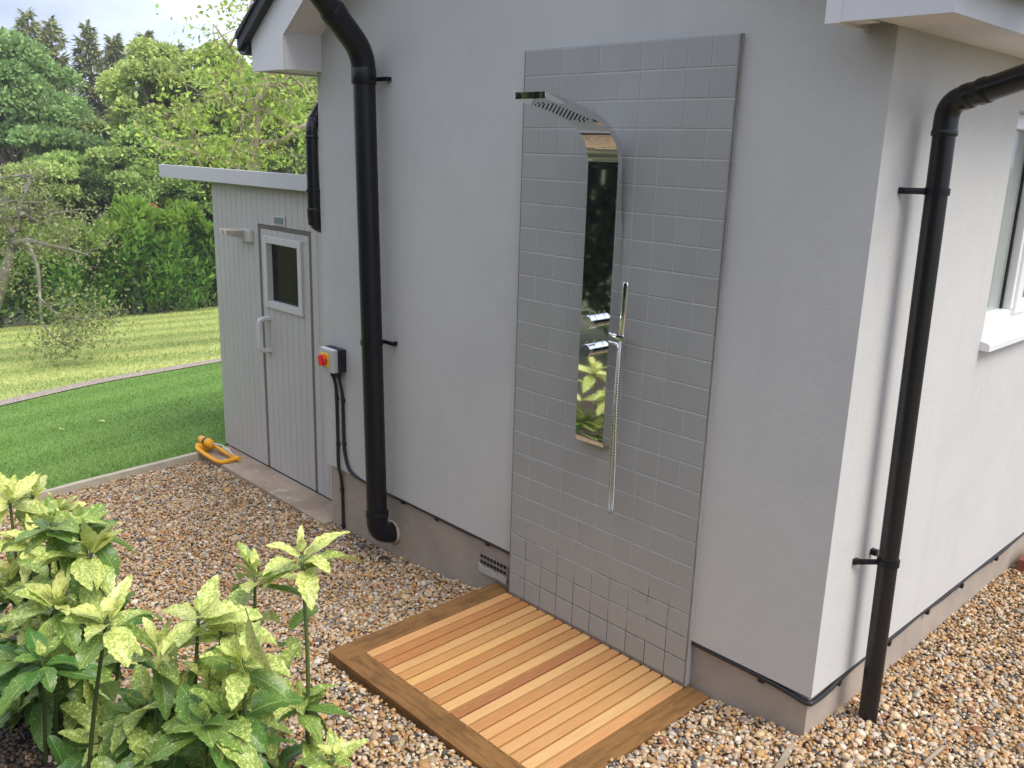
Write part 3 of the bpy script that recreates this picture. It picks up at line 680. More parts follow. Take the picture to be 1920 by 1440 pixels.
# ------------------------------------------------------------------ shed (outdoor sauna cabin)
SY = .20
shed = thing('garden_shed', 'grey painted tongue and groove sauna shed with a flat white edged roof', 'shed', (-2.5, 1.0, -.2))
ZB0 = -.185
def boards(b, xa, xb, z0, z1, y0, y1, pitch=.0745):
    n = max(1, round((xb-xa)/pitch)); pw = (xb-xa)/n
    for i in range(n): b.box(xa+i*pw+.0016, xa+(i+1)*pw-.0016, y0, y1, z0, z1, .002)
b = MB(); DX0, DX1, DZ1 = -2.672, -2.072, 1.470
boards(b, -3.345, DX0-.03, ZB0, 1.79, SY, SY+.03); boards(b, DX0-.03, DX1+.03, DZ1+.03, 1.79, SY, SY+.03); boards(b, DX1+.03, -1.615, ZB0, 1.79, SY, SY+.03)
b.box(-3.340, -3.30, SY+.0302, 1.9, ZB0, 1.65); b.box(-1.66, -1.62, SY+.0302, 1.9, ZB0, 1.65)
for y_ in (1.86,): b.box(-3.2995, -1.6605, y_, 1.9, ZB0, 1.65)
b.box(-3.2995, DX0-.0305, SY+.031, SY+.04, ZB0, 1.80); b.box(DX1+.0305, -1.6605, SY+.031, SY+.04, ZB0, 1.80); b.box(DX0-.03, DX1+.03, SY+.031, SY+.04, DZ1+.031, 1.80)
b.build('wall', M_SHED, shed)
b = MB(); b.box(-3.2995, -1.661, SY+.07, 1.855, ZB0, ZB0+.03); b.box(-3.29, -1.67, 1.82, 1.859, ZB0+.03, 1.64); b.build('interior', M_PINE, shed)
b = MB(); b.box(-3.345, -1.62, SY+.004, SY+.03, ZB0-.045, ZB0-.001); b.build('base_gap', M_HOLE, shed)
b = MB(); b.prism([(SY-.055, 1.816), (2.0, 1.66), (2.0, 1.675), (SY-.055, 1.834)], 0, -4.02, -1.615); b.build('roof', M_MOSS, shed)
b = MB(); b.box(-4.035, -1.615, SY-.078, SY-.056, 1.745, 1.838, .003); b.prism([(SY-.0555, 1.745), (2.0, 1.60), (2.0, 1.680), (SY-.0555, 1.837)], 0, -4.035, -4.021); b.build('fascia', M_FASCIA, shed)
b = MB()
b.prism([(SY-.0555, 1.800), (2.0, 1.645), (2.0, 1.659), (SY-.0555, 1.8155)], 0, -4.0205, -1.615); b.build('roof_deck', M_SOFFIT, shed)
# door; its rebate strips are coloured dark for the shaded gap
b = MB(); b.box(DX0-.0295, DX0-.001, SY+.006, SY+.03, ZB0, DZ1+.0295); b.box(DX1+.001, DX1+.0295, SY+.006, SY+.03, ZB0, DZ1+.0295); b.box(DX0-.0009, DX1+.0009, SY+.006, SY+.03, DZ1+.004, DZ1+.0295); b.build('door_rebate', M_GAP, shed)
door = MB(); GX0, GX1, GZ0, GZ1 = -2.578, -2.192, 1.005, 1.385
boards(door, DX0+.002, DX1-.002, ZB0, GZ0-.05, SY+.002, SY+.034); boards(door, DX0+.002, DX1-.002, GZ1+.04, DZ1, SY+.002, SY+.034)
door.box(DX0+.002, GX0-.045, SY+.002, SY+.034, GZ0-.049, GZ1+.039); door.box(GX1+.045, DX1-.002, SY+.002, SY+.034, GZ0-.049, GZ1+.039)
door.box(DX0+.004, GX0-.047, SY+.0345, SY+.06, ZB0, DZ1); door.box(GX1+.047, DX1-.004, SY+.0345, SY+.06, ZB0, DZ1)
door = door.build('door', M_SHED, shed)
b = MB(); e = .045
b.box(GX0-e, GX0, SY-.014, SY+.045, GZ0-e, GZ1+e, .004); b.box(GX1, GX1+e, SY-.014, SY+.045, GZ0-e, GZ1+e, .004)
b.box(GX0+.0005, GX1-.0005, SY-.013, SY+.045, GZ1, GZ1+e, .004); b.box(GX0+.0005, GX1-.0005, SY-.013, SY+.045, GZ0-e, GZ0, .004)
b.build('window_frame', M_SHEDTRIM, door)
MB().box(GX0+.0002, GX1-.0002, SY+.028, SY+.034, GZ0+.0002, GZ1-.0002).build('pane', M_DOORGLASS, door)
b = MB(); b.box(GX0-.02, GX0+.055, SY+.061, SY+.09, GZ0-.04, GZ1+.02); b.build('inner_post', M_PINE, door)
b = MB(); hx, hz0, hz1 = -2.615, .665, .885
pth = smooth_path([(hx+.012, SY+.002, hz1), (hx+.006, SY-.05, hz1-.006), (hx, SY-.062, hz1-.035), (hx, SY-.062, (hz0+hz1)/2), (hx, SY-.062, hz0+.035), (hx+.006, SY-.05, hz0+.006), (hx+.012, SY+.002, hz0)], 6)
rings = []
for i, p_ in enumerate(pth):
    t_ = np.array(pth[min(i+1, len(pth)-1)])-np.array(pth[max(i-1, 0)]); t_ /= np.linalg.norm(t_); nx_ = np.array([1., 0, 0]); n2 = np.cross(t_, nx_)
    rings.append([b.bm.verts.new(Vector(np.array(p_)+nx_*sx_*.024+n2*sy_*.013)) for sx_, sy_ in ((-1, -.7), (-.8, -1), (.8, -1), (1, -.7), (1, .7), (.8, 1), (-.8, 1), (-1, .7))])
for i in range(len(rings)-1):
    for k in range(8): b.bm.faces.new((rings[i][k], rings[i][(k+1) % 8], rings[i+1][(k+1) % 8], rings[i+1][k]))
b.build('handle', M_SHEDTRIM, door, smooth_angle=50)
b = MB(); b.box(-2.475, -2.335, SY-.010, SY-.0005, 1.510, 1.568, .003); pl = b.build('name_plate', M_SHEDTRIM, shed)
MB().box(-2.462, -2.348, SY-.0125, SY-.0105, 1.519, 1.559).build('plate_face', M_PLATE, pl)
wl = thing('wall_light', 'small cream wall light with two slanted fins left of shed door', 'wall light', (-2.84, SY, 1.38))
b = MB(); b.box(-2.92, -2.765, SY-.028, SY-.0005, 1.372, 1.452, .004); b.build('base', M_CREAM, wl)
for xx in (-2.905, -2.842):
    b = MB(); b.prism([(SY-.0285, 1.385), (SY-.165, 1.425), (SY-.175, 1.458), (SY-.0285, 1.448)], 0, xx-.008, xx+.008); hd = b.build('lamp_head', M_CREAM, wl)
    b = MB(); b.prism([(SY-.035, 1.392), (SY-.155, 1.427), (SY-.160, 1.448), (SY-.035, 1.441)], 0, xx+.0085, xx+.0105); b.build('lens', M_LENS, hd)
st = MB(); st.box(-3.29, XL-.004, -.030, SY+.003, -.30, -.232+.04, .008); tag(st.build('door_step', M_STEP, loc=(-2.4, .08, -.2)), 'long worn brown stone step in front of the shed door', 'step')
ed = MB(); A = np.array((-3.262, -.03)); B = np.array((-3.02, -2.6)); dvec = (B-A)/np.linalg.norm(B-A); L_ = np.linalg.norm(B-A); c_ = (A+B)/2
ed.obox((c_[0], c_[1], -.236), (dvec[0], dvec[1], 0), (-dvec[1], dvec[0], 0), (0, 0, 1), L_/2, .021, .055, .004)
tag(ed.build('lawn_edging', M_EDGE, loc=(c_[0], c_[1], -.25)), 'weathered timber edging board between the lawn and gravel', 'edging')

# ------------------------------------------------------------------ sprinkler on the step
zs = -.192
sp = thing('lawn_sprinkler', 'yellow oscillating lawn sprinkler lying on the step by the shed', 'sprinkler', (-3.1, .03, zs))
b = MB()
pa = [(-3.30, -.035, zs+.045), (-3.25, -.055, zs+.035), (-3.06, -.045, zs+.016), (-2.965, -.035, zs+.014), (-2.94, .005, zs+.016), (-2.935, .075, zs+.022)]
def flatbar(b, pts, w_, h_):
    rings = []
    for i, p_ in enumerate(pts):
        t_ = np.array(pts[min(i+1, len(pts)-1)])-np.array(pts[max(i-1, 0)]); t_ /= np.linalg.norm(t_); s_ = np.cross(t_, (0, 0, 1)); s_ /= np.linalg.norm(s_); u_ = np.cross(s_, t_)
        rings.append([b.bm.verts.new(Vector(np.array(p_)+s_*a*w_+u_*c*h_)) for a, c in ((-1, -.6), (-.7, -1), (.7, -1), (1, -.6), (1, .6), (.7, 1), (-.7, 1), (-1, .6))])
    for i in range(len(rings)-1):
        for k in range(8): b.bm.faces.new((rings[i][k], rings[i][(k+1) % 8], rings[i+1][(k+1) % 8], rings[i+1][k]))
    b.bm.faces.new(rings[0][::-1]); b.bm.faces.new(rings[-1])
flatbar(b, smooth_path(pa, 5), .015, .012)
flatbar(b, smooth_path([(-3.28, .045, zs+.045), (-3.20, .060, zs+.040), (-3.05, .070, zs+.026), (-2.935, .078, zs+.022)], 5), .014, .011)
b.box(-3.325, -3.265, -.05, .06, zs+.002, zs+.06, .012)
b.tube([(-2.965, .078, zs+.026), (-2.90, .085, zs+.026)], .017, 14)
b.build('frame', M_YELLOW, sp, smooth_angle=50)
b = MB(); b.tube([(-3.335, .0, zs+.085), (-3.325, .0, zs+.085), (-3.265, .006, zs+.082)], [.020, .027, .027], 20); b.tube([(-3.235, .009, zs+.080), (-3.185, .014, zs+.077), (-3.175, .015, zs+.077)], [.032, .031, .022], 20); b.build('motor_housing', M_YELLOW, sp, smooth_angle=50)
b = MB(); b.tube([(-3.2645, .006, zs+.082), (-3.2355, .009, zs+.080)], .0285, 20); b.build('dial_ring', M_BLACK, sp, smooth_angle=50)
b = MB(); b.tube(smooth_path([(-3.176, .015, zs+.077), (-3.12, .022, zs+.092), (-3.06, .032, zs+.098), (-3.0, .048, zs+.080), (-2.95, .070, zs+.042)], 8), .0055, 12); b.build('spray_tube', M_METAL, sp)
b = MB(); b.tube([(-3.17, .10, zs+.03), (-3.115, .11, zs+.028), (-3.11, .11, zs+.028)], [.015, .014, .010], 14); b.build('hose_connector', M_UPVC, sp)

# ------------------------------------------------------------------ bits lying on the gravel
def stick(a, c, w_, h_, z, lab, name='wood_offcut'):
    a = np.array(a); c = np.array(c); d_ = c-a; L_ = np.linalg.norm(d_); m_ = (a+c)/2
    b = MB(); b.obox((m_[0], m_[1], z), (d_[0]/L_, d_[1]/L_, .06), (-d_[1]/L_, d_[0]/L_, 0), (0, 0, 1), L_/2, w_, h_, .003)
    tag(b.build(name, M_TIMBER, loc=(m_[0], m_[1], z-h_)), lab, 'wood offcut')
stick((1.482, -.018), (1.535, -.24), .011, .007, .022, 'pale square timber offcut leaning out from the house corner')
stick((1.86, .33), (1.855, .17), .006, .005, .034, 'thin brown stick on the gravel in front of the downpipe')
tw = MB(); tw.tube(smooth_path([(1.22, -.20, .006), (1.27, -.19, .012), (1.33, -.155, .010), (1.37, -.15, .012)], 4), [.003]*13, 7); tag(tw.build('twig', M_TIMBER, loc=(1.3, -.17, .0)), 'dark thin twig on the gravel beside the right deck border', 'twig')
gl = on(1912, 1062, 2, .03)
gu = thing('drain_gully', 'red terracotta drain gully with a grey grate against the side wall', 'drain', (gl[0]+.12, gl[1]+.1, .0))
gx, gy = gl[0]+.13, gl[1]+.10
b = MB(); b.box(gx-.14, gx+.14, gy-.12, gy-.095, -.04, .075, .006); b.box(gx-.14, gx+.14, gy+.095, gy+.12, -.04, .075, .006); b.box(gx-.14, gx-.115, gy-.0945, gy+.0945, -.04, .075, .006); b.box(gx+.115, gx+.14, gy-.0945, gy+.0945, -.04, .075, .006); b.build('surround', M_BRICKRED, gu)
b = MB()
for rr in (.022, .048, .074):
    b.tube([(gx+rr*math.cos(a_), gy+rr*math.sin(a_), .066) for a_ in np.linspace(0, 2*math.pi, 28)], .0065, 8, cap=False)
b.box(gx-.114, gx+.114, gy-.006, gy+.006, .056, .064); b.box(gx-.006, gx+.006, gy-.094, gy+.094, .0555, .0635); b.build('grate', M_GREY, gu)
MB().box(gx-.1145, gx+.1145, gy-.094, gy+.094, -.03, .02).build('bottom', M_HOLE, gu)

# ------------------------------------------------------------------ spotted laurel shrubs
def leaf_material():
    m = bpy.data.materials.new('spotted_leaf'); m.use_nodes = True; t = m.node_tree; b = t.nodes['Principled BSDF']; out = t.nodes['Material Output']
    at = N(t, 'ShaderNodeAttribute', attribute_name='leaf'); sp = N(t, 'ShaderNodeSeparateColor'); t.links.new(at.outputs['Color'], sp.inputs[0])
    tc = N(t, 'ShaderNodeTexCoord')
    n1 = N(t, 'ShaderNodeTexNoise'); n1.inputs['Scale'].default_value = 95; n1.inputs['Detail'].default_value = 3; t.links.new(tc.outputs['Object'], n1.inputs[0])
    n2 = N(t, 'ShaderNodeTexNoise'); n2.inputs['Scale'].default_value = 300; n2.inputs['Detail'].default_value = 2; t.links.new(tc.outputs['Object'], n2.inputs[0])
    def math_(op, a, c):
        k = N(t, 'ShaderNodeMath', operation=op)
        for i, q in enumerate((a, c)):
            if isinstance(q, (int, float)): k.inputs[i].default_value = q
            else: t.links.new(q, k.inputs[i])
        return k.outputs[0]
    y = sp.outputs[0]                                    # how yellow this leaf is
    big = math_('ADD', n1.outputs[0], math_('MULTIPLY', y, .32))
    fine = math_('ADD', n2.outputs[0], math_('MULTIPLY', y, .14))
    def ramp(src, lo, hi):
        k = N(t, 'ShaderNodeMapRange'); k.inputs[1].default_value = lo; k.inputs[2].default_value = hi; t.links.new(src, k.inputs[0]); return k.outputs[0]
    spots = math_('MAXIMUM', ramp(big, .69, .75), ramp(fine, .645, .675))
    # yellow midrib
    uu = math_('ABSOLUTE', math_('SUBTRACT', sp.outputs[1], .5), 0)
    rib = ramp(uu, .035, .012)
    spots = math_('MAXIMUM', spots, math_('MULTIPLY', rib, .55))
    def mix(f, a, c):
        k = N(t, 'ShaderNodeMix', data_type='RGBA')
        for i, q in ((0, f), (6, a), (7, c)):
            if isinstance(q, tuple): k.inputs[i].default_value = (*q, 1)
            elif isinstance(q, (int, float)): k.inputs[i].default_value = q
            else: t.links.new(q, k.inputs[i])
        return k.outputs[2]
    green = mix(y, (.075, .20, .04), (.46, .58, .11)); yel = mix(y, (.52, .62, .20), (.83, .83, .30))
    c = mix(spots, green, yel)
    geo = N(t, 'ShaderNodeNewGeometry'); c = mix(math_('MULTIPLY', geo.outputs['Backfacing'], .35), c, (.50, .60, .22))
    c = mix(ramp(sp.outputs[2], .97, .99), c, (.07, .035, .025))          # a withered brown one here and there
    t.links.new(c, b.inputs['Base Color']); b.inputs['Roughness'].default_value = .34; b.inputs['Specular IOR Level'].default_value = .45
    nb_ = N(t, 'ShaderNodeTexWave'); nb_.inputs['Scale'].default_value = 1.0
    bp = N(t, 'ShaderNodeBump'); bp.inputs['Strength'].default_value = .25; bp.inputs['Distance'].default_value = .002
    t.links.new(n1.outputs[0], bp.inputs['Height']); t.links.new(bp.outputs[0], b.inputs['Normal'])
    tr = N(t, 'ShaderNodeBsdfTranslucent'); t.links.new(c, tr.inputs[0]); ms = N(t, 'ShaderNodeMixShader'); ms.inputs[0].default_value = .28
    t.links.new(b.outputs[0], ms.inputs[1]); t.links.new(tr.outputs[0], ms.inputs[2]); t.links.new(ms.outputs[0], out.inputs[0])
    return m
M_LEAF = leaf_material()
M_STEM = mat('green_stem', (.075, .12, .03), .5, var=[(30, (.13, .09, .05), .5, .75, .6)])
NV, NU = 13, 5
class Leaves:
    def __init__(s): s.V = []; s.F = []; s.C = []; s.n = 0; s.st = MB()
    def leaf(s, base, direction, up, length, width, droop, yel, rnd=None, petiole=.012):
        base = np.array(base, float); d = np.array(direction, float); d /= np.linalg.norm(d); up = np.array(up, float)
        side = np.cross(d, up); 
        if np.linalg.norm(side) < 1e-3: side = np.cross(d, (1, 0, .1))
        side /= np.linalg.norm(side); nrm = np.cross(side, d)
        rnd = random.random()*.95 if rnd is None else rnd
        P = base+d*petiole; tw = random.gauss(0, .25); c = []
        s.st.tube([base, P], .0016, 5, cap=False)
        ang = 0.; pos = P.copy(); ph = random.random()*6
        for i in range(NV):
            v = i/(NV-1); ang = droop*v**1.3
            dd = d*math.cos(ang)-nrm*math.sin(ang); nn = nrm*math.cos(ang)+d*math.sin(ang)
            if i: pos = pos+dd*length/(NV-1)
            w_ = width*.5*(math.sin(math.pi*min(1, (v*.96+.02))**.82))**.85
            if .35 < v < .95: w_ *= 1.09 if i % 2 else .90
            if i == NV-1: w_ = .0006
            sd = side*math.cos(tw*v)+nn*math.sin(tw*v); n3 = np.cross(sd, dd)
            for j in range(NU):
                q = j/(NU-1)*2-1
                c.append(pos+sd*q*w_+n3*(abs(q)*w_*.34+.0035*math.sin(v*9+ph+q*2)*abs(q)))
                s.C.append((min(yel, .86), j/(NU-1), rnd, v))
        s.V += c
        for i in range(NV-1):
            for j in range(NU-1):
                a = s.n+i*NU+j; s.F.append((a, a+1, a+NU+1, a+NU))
        s.n += NV*NU
    def head(s, p, axis, size=1., yel=.7, tiers=5, az0=None):
        ax = np.array(axis, float); ax /= np.linalg.norm(ax); a0 = random.random()*6.28 if az0 is None else az0
        e1 = np.cross(ax, (0.3, 1, .1)); e1 /= np.linalg.norm(e1); e2 = np.cross(ax, e1)
        for k in range(tiers):
            el = R([68, 46, 24, 4, -14, -30][k]); ln = size*[.075, .115, .155, .178, .19, .195][k]; wd = ln*random.uniform(.34, .44)
            n_ = [2, 2, 4, 3, 3, 2][k]; y_ = min(1, max(0, yel+[.25, .12, 0, -.12, -.25, -.35][k]+random.gauss(0, .14)))
            for j in range(n_):
                a = a0+k*1.05+j*2*math.pi/n_+random.gauss(0, .4); e_ = el+random.gauss(0, .28)
                d = (e1*math.cos(a)+e2*math.sin(a))*math.cos(e_)+ax*math.sin(e_)
                s.leaf(np.array(p)-ax*.012*k, d, ax, ln*random.uniform(.7, 1.25), wd*random.uniform(.9, 1.25), random.uniform(.2, 1.25)*(1 if k > 1 else .5), min(1, max(0, y_+random.gauss(0, .12))))
    def stem(s, pts, r0, r1, side_leaves=0, yel=.25, size=1., lo=.25, hi=.9):
        pt = smooth_path(pts, 6); n_ = len(pt); s.st.tube(pt, list(np.linspace(r0, r1, n_)), 8)
        for k in range(side_leaves):
            t_ = lo+(hi-lo)*(k+random.random()*.6)/max(1, side_leaves); p_ = pt[int(t_*(n_-1))]; a = k*2.4+random.gauss(0, .4); e_ = random.uniform(-.75, .15)
            d = np.array((math.cos(a)*math.cos(e_), math.sin(a)*math.cos(e_), math.sin(e_)))
            s.leaf(p_, d, (0, 0, 1), size*random.uniform(.14, .21), size*random.uniform(.058, .085), random.uniform(.3, 1.1), min(1, max(0, yel+random.gauss(0, .22))), petiole=.022)
    def build(s, name, label, base):
        t_ = thing(name, label, 'shrub', base)
        s.st.build('stem', M_STEM, t_); fast_mesh('leaves', s.V, s.F, M_LEAF, t_, col=s.C, smooth=True, attr='leaf'); return t_

def up_(): return (random.gauss(0, .22), random.gauss(0, .22)-.05, 1)
random.seed(21)
# right-hand shrub in front of the deck
S = Leaves(); base = np.array((.36, -1.50, -.07))
def shrub_heads(S, base, heads, rr=(.0085, .005)):
    for (u, v, y, size, yel, tiers, sl, lean) in heads:
        p_ = on(u, v, 1, y); b_ = np.array((base[0]*.35+p_[0]*.65+random.gauss(0, .03), base[1]*.35+p_[1]*.65+random.gauss(0, .03), base[2]))
        mid = b_*.5+p_*.5+np.array((lean, random.gauss(0, .02), .03)); S.stem([b_, mid, p_], rr[0], rr[1], sl, max(.05, yel-.35), size)
        S.head(p_, (p_-mid)/np.linalg.norm(p_-mid)*.35+np.array(up_())*.65, size, yel, tiers)
shrub_heads(S, base, [
    (566, 1040, -1.38, .95, .82, 5, 3, .05), (478, 1072, -1.42, .95, .72, 5, 2, .0), (560, 1310, -1.42, .92, .55, 5, 2, .06), (420, 1350, -1.50, 1.0, .35, 5, 4, -.02), (500, 1420, -1.46, .9, .3, 5, 3, .03)])
S.leaf(on(535, 1200, 1, -1.38), (.55, -.1, .35), (0, 0, 1), .13, .05, 1.4, .45); S.leaf(on(530, 1170, 1, -1.38), (-.75, -.3, .2), (0, 0, 1), .15, .055, 1.5, .6)
S.leaf(on(530, 1215, 1, -1.38), (-.6, .3, -.1), (0, 0, 1), .14, .06, .8, .1); S.leaf(on(540, 1185, 1, -1.38), (-.1, .6, .3), (0, 0, 1), .13, .06, .6, .2)
S.build('spotted_laurel', 'spotted laurel shrub with yellow tips standing in gravel by the deck corner', base)
# middle shrub, nearer, with big hanging leaves
S = Leaves(); base = np.array((.30, -1.76, -.09))
shrub_heads(S, base, [(372, 1150, -1.72, .95, .9, 5, 4, -.03), (300, 1215, -1.78, .85, .6, 4, 2, .0), (455, 1240, -1.70, .9, .5, 4, 3, .04), (330, 1400, -1.78, .95, .3, 5, 3, .0), (250, 1330, -1.82, .85, .3, 4, 3, -.04), (415, 1180, -1.66, .8, .85, 5, 2, .03), (345, 1330, -1.70, .9, .25, 5, 3, .0), (430, 1420, -1.74, .9, .35, 5, 3, .03), (280, 1420, -1.86, .9, .3, 5, 3, -.03)])
for (u, v, d, L_, y_) in ((345, 1255, (-.5, -.1, -.75), .20, .75), (395, 1250, (.05, -.3, -1), .21, .85), (375, 1240, (-.22, -.35, -.95), .24, .7), (430, 1230, (.2, -.1, -.9), .17, .6), (440, 1170, (.15, .0, -1), .16, .7), (460, 1140, (.3, .1, -.9), .19, .8)):
    S.leaf(on(u, v, 1, -1.72), d, (.1, -1, .35), L_, L_*.36, .35, y_, petiole=.03)
shrub_heads(S, base, [(random.uniform(270, 500), random.uniform(1220, 1440), random.uniform(-1.86, -1.64), random.uniform(.85, 1.1), random.uniform(.15, .8), 5, 2, 0) for _ in range(6)])
S.build('spotted_laurel', 'spotted laurel shrub with large hanging yellow leaves between the other two laurels', base)
# left shrub
S = Leaves(); base = np.array((-.60, -1.90, -.12))
shrub_heads(S, base, [(150, 985, -1.78, 1.0, .42, 5, 4, .02), (60, 925, -1.70, 1.0, .88, 5, 2, -.03), (18, 935, -1.82, 1.0, .9, 4, 2, -.05), (108, 955, -1.62, .95, .9, 5, 1, -.02), (15, 1090, -1.88, 1.0, .75, 5, 3, -.05), (95, 1125, -1.84, 1.0, .45, 4, 3, .0), (20, 1220, -1.92, 1.0, .55, 5, 3, -.03),
    (105, 1290, -1.90, .82, .5, 5, 3, .0), (35, 1330, -1.96, .9, .35, 5, 3, -.03), (190, 1385, -1.88, .85, .35, 5, 3, .04), (165, 1180, -1.76, .9, .15, 4, 4, .03), (215, 1150, -1.70, .9, .2, 4, 4, .06), (70, 1410, -1.92, .9, .25, 4, 3, .0), (-60, 1000, -1.85, 1., .7, 5, 3, -.05), (-60, 1200, -1.9, 1., .5, 5, 3, -.05), (60, 1010, -1.80, 1., .75, 5, 2, -.02), (120, 1360, -1.84, .9, .2, 5, 3, .02), (60, 1260, -1.88, .9, .3, 5, 3, .0), (0, 1400, -1.98, .9, .3, 5, 3, .0), (150, 1440, -1.90, .9, .3, 5, 3, .0), (130, 1225, -1.78, .9, .15, 5, 3, .03)])
for (u, v, d, L_, y_) in ((85, 1160, (-.55, -.35, -.45), .19, .8), (145, 1090, (.85, .1, -.25), .17, .55), (140, 1040, (.8, -.1, -.15), .15, .6), (100, 1065, (-.7, -.2, -.4), .13, .85)):
    S.leaf(on(u, v, 1, -1.84), d, (.1, -.4, 1), L_, L_*.38, .5, y_, petiole=.03)
S.leaf(on(98, 1050, 1, -1.84), (-.45, -.1, -.75), (.2, -1, .2), .10, .03, .6, .3, rnd=.995, petiole=.02)
shrub_heads(S, base, [(random.uniform(-20, 215), random.uniform(960, 1150), random.uniform(-1.92, -1.64), random.uniform(.9, 1.1), random.uniform(.35, .95), 5, 2, 0) for _ in range(6)])
shrub_heads(S, base, [(random.uniform(-20, 205), random.uniform(1150, 1420), random.uniform(-2.0, -1.74), random.uniform(.8, 1.05), random.uniform(.05, .6), 5, 2, 0) for _ in range(10)])
S.build('spotted_laurel', 'big spotted laurel shrub filling the left foreground over dark soil', base)
S = Leaves(); base = np.array((.62, -1.56, -.06))
shrub_heads(S, base, [(625, 1420, -1.46, .8, .6, 5, 1, .0)])
S.build('spotted_laurel', 'small low spotted laurel sprig on the gravel before the deck', base)
# leaves dropped on the lawn and beside the plinth
def dropped(u, v, ax, val, lab, yel, rnd, L_=.07):
    S = Leaves(); p_ = on(u, v, ax, val) if ax is not None else val
    S.leaf(p_, (.6, .7, .05), (0, 0, 1), L_, L_*.5, .4, yel, rnd); S.st.bm.free()
    tag(fast_mesh('fallen_leaf', S.V, S.F, M_LEAF, loc=p_, col=S.C, smooth=True, attr='leaf'), lab, 'leaf')
def onlawn(u, v):
    d = ray(u, v); t_ = (-.19+.13*(CAM[0]+3.25)-CAM[2])/(d[2]-.13*d[0]); return CAM+d*t_+np.array((0, 0, .03))
dropped(0, 0, None, onlawn(183, 795), 'pale yellow fallen leaf on the near lawn, the nearer to the shed', 1, .2, .06)
dropped(0, 0, None, onlawn(108, 810), 'pale yellow fallen leaf on the near lawn, the farther from the shed', 1, .3, .045)
dropped(704, 1047, 2, -.135, 'dark purple brown dead leaf on the gravel below the soil pipe', .2, .995, .075)

# ------------------------------------------------------------------ trees and hedges
M_FOL = mat('foliage', (.06, .12, .02), .55, spec=.3, attr='col', transl=.38)
M_BARK = mat('bark', (.16, .125, .095), .9, bump=[(14, .8, .02, (1, 1, .25))], var=[(6, (.27, .24, .20), .5, .7, .7)])
M_PALEBARK = mat('pale_bark', (.42, .34, .25), .85, bump=[(14, .6, .02, (1, 1, .3))], var=[(5, (.26, .20, .14), .5, .72, .7)])
M_LICHEN = mat('lichen_bark', (.18, .165, .13), .9, bump=[(25, .8, .015)], var=[(8, (.36, .37, .31), .55, .66, .8)])

def cards(P, Dn, Nn, L, Wd):
    """leaf shaped quads: base points P, directions Dn, normals Nn"""
    Dn = Dn/np.linalg.norm(Dn, axis=1)[:, None]; S_ = np.cross(Dn, Nn); S_ /= np.linalg.norm(S_, axis=1)[:, None]+1e-9
    V = np.stack([P, P+Dn*(L*.5)[:, None]+S_*(Wd*.5)[:, None], P+Dn*L[:, None], P+Dn*(L*.5)[:, None]-S_*(Wd*.5)[:, None]], 1).reshape(-1, 3)
    return V, np.arange(len(V)).reshape(-1, 4)
def rnd_unit(n): q = RNG.normal(size=(n, 3)); return q/np.linalg.norm(q, axis=1)[:, None]
def palette(n, cols, jit=.18):
    c = np.array(cols)[RNG.integers(0, len(cols), n)]*np.array([1.42, 1.30, 1.22])*(1+jit*RNG.normal(size=(n, 1))); return np.concatenate([np.clip(c, .008, .9), np.ones((n, 1))], 1)

def branch_mesh(b, a, c, r0, r1, wob=.05, n=6):
    a = np.array(a, float); c = np.array(c, float); L_ = np.linalg.norm(c-a); pts = []
    for i in range(n+1):
        t_ = i/n; pts.append(a+(c-a)*t_+(np.array([random.gauss(0, 1), random.gauss(0, 1), random.gauss(0, .5)])*wob*L_*math.sin(math.pi*t_) if 0 < i < n else 0))
    b.tube(pts, list(np.linspace(r0, r1, n+1)), 7); return pts

def broadleaf(name, label, cat, c, rad, cols, n, ll, base=None, clumps=26, bark=None, tr=.16, spread=.33, group=None, up=.45, limb=True, flat=1.0):
    """crown of leaf clumps round limbs; c centre, rad (rx,ry,rz)"""
    c = np.array(c, float); rad = np.array(rad, float)*.88
    if base is None: base = np.array((c[0], c[1], lz(c[0])-.2))
    t_ = thing(name, label, cat, base, group); mb = MB(); top = c+np.array((0, 0, rad[2]*.55))
    tp_ = branch_mesh(mb, base, top, tr, tr*.25, .02, 8)
    cc = []; tries = 0
    while len(cc) < clumps and tries < 4000:
        tries += 1; q = rnd_unit(1)[0]*RNG.random()**.38*.86
        if all(np.linalg.norm(q-k) > .30 for k in cc) or tries > 3000: cc.append(q)
    Ps, Ds, Ns, Ls, Cs = [], [], [], [], []
    per = n//len(cc)
    for q in cc:
        p_ = c+q*rad; r_ = rad*spread*random.uniform(.7, 1.25); r_[2] *= .8*flat
        if limb:
            k = tp_[min(8, max(2, int(3+4*(q[2]+1)/2)))]; branch_mesh(mb, k, p_, tr*.3, tr*.06, .06, 5)
        m_ = int(per*random.uniform(.7, 1.3)); d = rnd_unit(m_); d[:, 2] = np.where(d[:, 2] < -.3, -d[:, 2], d[:, 2])
        P = p_+d*r_*(RNG.random((m_, 1))**.33)
        Ps.append(P); dd = d*.6+rnd_unit(m_)*.8; dd[:, 2] -= .15; Ds.append(dd); nn = rnd_unit(m_)*.75+np.array((0, 0, up))+d*.35; Ns.append(nn)
        Ls.append(ll*(.6+.8*RNG.random(m_))); g = random.uniform(.82, 1.18); cl = palette(m_, cols); cl[:, :3] *= g; Cs.append(cl)
    P = np.concatenate(Ps); L_ = np.concatenate(Ls); V, F = cards(P, np.concatenate(Ds), np.concatenate(Ns), L_, L_*.55)
    mb.build('trunk', bark or M_BARK, t_)
    fast_mesh('crown', V, F, M_FOL, t_, col=np.repeat(np.concatenate(Cs), 4, 0)); return t_

